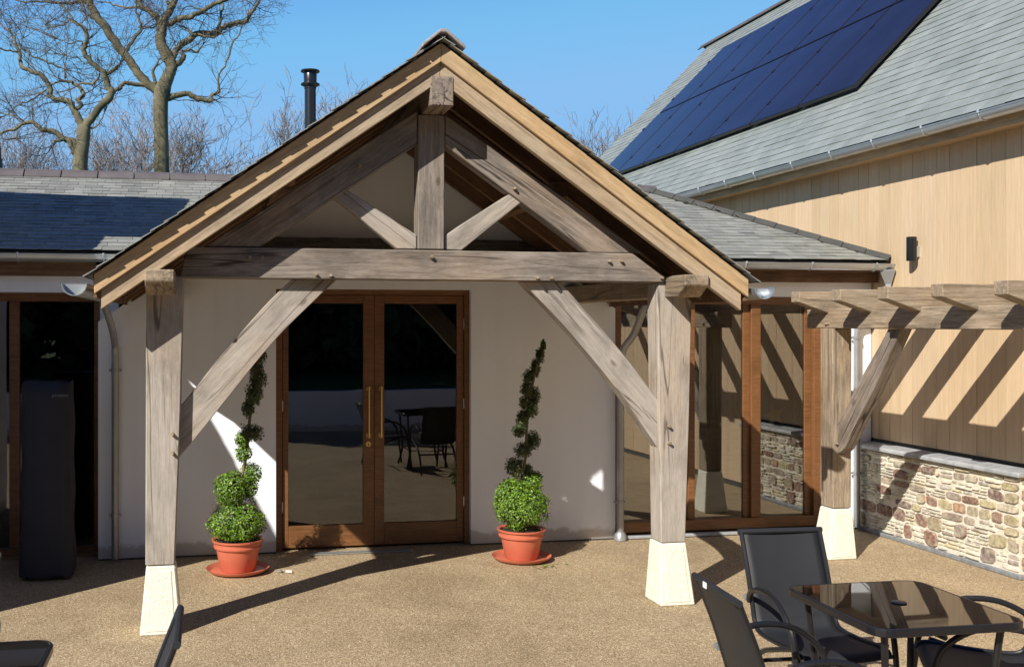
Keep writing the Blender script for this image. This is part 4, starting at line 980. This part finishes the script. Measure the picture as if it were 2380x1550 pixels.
# thin bare trees further back: three meshes shared by all of them
protos = []
for k in range(3):
    rg = random.Random(50+k); tr = MB(); cr = MB()
    top = 6.5
    tr.tube([(0, 0, 0), (.05, .02, 1.5), (-.03, .05, 3.2), (.05, 0, 5.0), (.02, 0, 7.4)], [.13, .11, .085, .06, .02], 7)
    for q in range(36):
        z = rg.uniform(1.6, 7.0); a = rg.uniform(0, 6.28)
        twig(cr, Vector((0, 0, z)), Vector((math.cos(a), math.sin(a), rg.uniform(.5, 1.3))), rg.uniform(1.6, 2.6)*(1.25-z/11), .03, 3, rg, 5, .75, 3, .14, .0065)
    protos.append((tr, cr))
spots = [(-15, 43, 1.12, 0), (40, 46, 1.05, 1), (95, 44, 1.1, 2), (150, 47, 1.0, 0), (225, 45, 1.12, 1), (285, 46, 1.15, 2), (335, 43, 1.22, 0), (425, 42, 1.20, 1), (470, 45, 1.05, 2), (515, 46, .98, 0), (575, 45, .92, 1), (665, 44, 1.28, 2), (820, 50, 1.45, 0), (1425, 40, 1.16, 1), (1462, 43, 1.2, 2), (1335, 46, 1.0, 0)]
names = ['first', 'second', 'third', 'fourth', 'fifth', 'sixth', 'seventh', 'eighth', 'ninth', 'tenth', 'eleventh']
pt = []
for k, (tr, cr) in enumerate(protos):
    x, y, s, _ = spots[k]; P = at(x, 0, y)
    t = thing('bare_tree', f'thin leafless tree, {names[k]} from the left behind the slate ridge', 'tree', (0, 0, 0), 0, 'thin bare trees in the distance')
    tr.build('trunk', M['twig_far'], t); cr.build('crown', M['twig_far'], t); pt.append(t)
index_kids()
for k, (x, y, s, pk) in enumerate(spots):
    P = at(x, 0, y); W = Matrix.Translation((P.x, y, 0)) @ Matrix.Rotation(k*2.3, 4, 'Z') @ Matrix.Scale(s, 4)
    if k < 3: pt[k].matrix_basis = W; WORLD[pt[k].name] = W; continue
    if k < 11: lab = f'thin leafless tree, {names[k]} from the left behind the slate ridge'
    else: lab = ['thin bare tree top showing beside the black flue', 'faint bare tree top just above the porch roof slope right of the flue', 'reddish bare tree top at the far end of the barn roof', 'bare tree standing close beside the far verge of the barn roof', 'faint bare tree just behind the right slope of the porch roof'][k-11]
    copy_thing(pt[pk], W, lab, 'thin bare trees in the distance')
# evergreen hedge trees on the bank behind the camera, reflected in the glass, and a hedge behind the building
r = random.Random(77)
def bush(name, lab, cat, c, rad, n, size, group=None, mat='tree_leaf'):
    t = thing(name, lab, cat, (c[0], c[1], 0), group=group)
    MB().tube([(c[0], c[1], -.02), (c[0], c[1], c[2])], [.14, .06], 8).build('trunk', M['bark'], t)
    mb = MB()
    for q in range(7):
        cc = (c[0]+r.uniform(-.45, .45)*rad[0], c[1]+r.uniform(-.4, .4)*rad[1], c[2]+r.uniform(-.5, .5)*rad[2])
        leaf_cloud(mb, cc, (rad[0]*.65, rad[1]*.65, rad[2]*.6), n//7, size, r, .4)
    mb.build('crown', M[mat], t); return t
ev = bush('evergreen_tree', 'dark evergreen seen only in reflection, first along the grass bank', 'tree', (0, 0, 6.0), (3.4, 2.6, 6.2), 6500, .42, 'evergreens on the bank behind the viewer')
index_kids()
oth = ['first', 'second', 'third', 'fourth', 'fifth', 'sixth', 'seventh', 'eighth', 'ninth', 'tenth', 'eleventh', 'twelfth', 'thirteenth', 'fourteenth', 'fifteenth', 'sixteenth']
for k in range(16):
    W = Matrix.Translation((-16.2+k*1.98+(k*37 % 5)*.08, -5.6-(k % 2)*1.3, .5)) @ Matrix.Rotation(k*1.4, 4, 'Z') @ Matrix.Scale(.44+.04*(k*7 % 4), 4)
    if k == 0: ev.matrix_basis = W
    else: copy_thing(ev, W, f'dark evergreen seen only in reflection, {oth[k]} along the grass bank', 'evergreens on the bank behind the viewer')
for k in range(11):
    copy_thing(ev, Matrix.Translation((-20+k*3.8, -10.5-(k % 2)*1.1, .6)) @ Matrix.Rotation(k*2.1, 4, 'Z') @ Matrix.Scale(.62+.04*(k % 3), 4), f'taller evergreen seen only in reflection, {oth[k]} along the back row', 'evergreens on the bank behind the viewer')
bush('laurel_shrub', 'sunlit green shrub glimpsed through the small window at the back of the building', 'shrub', (6.6, 15.2, 1.2), (1.6, .8, 1.3), 2600, .07, mat='leaf')
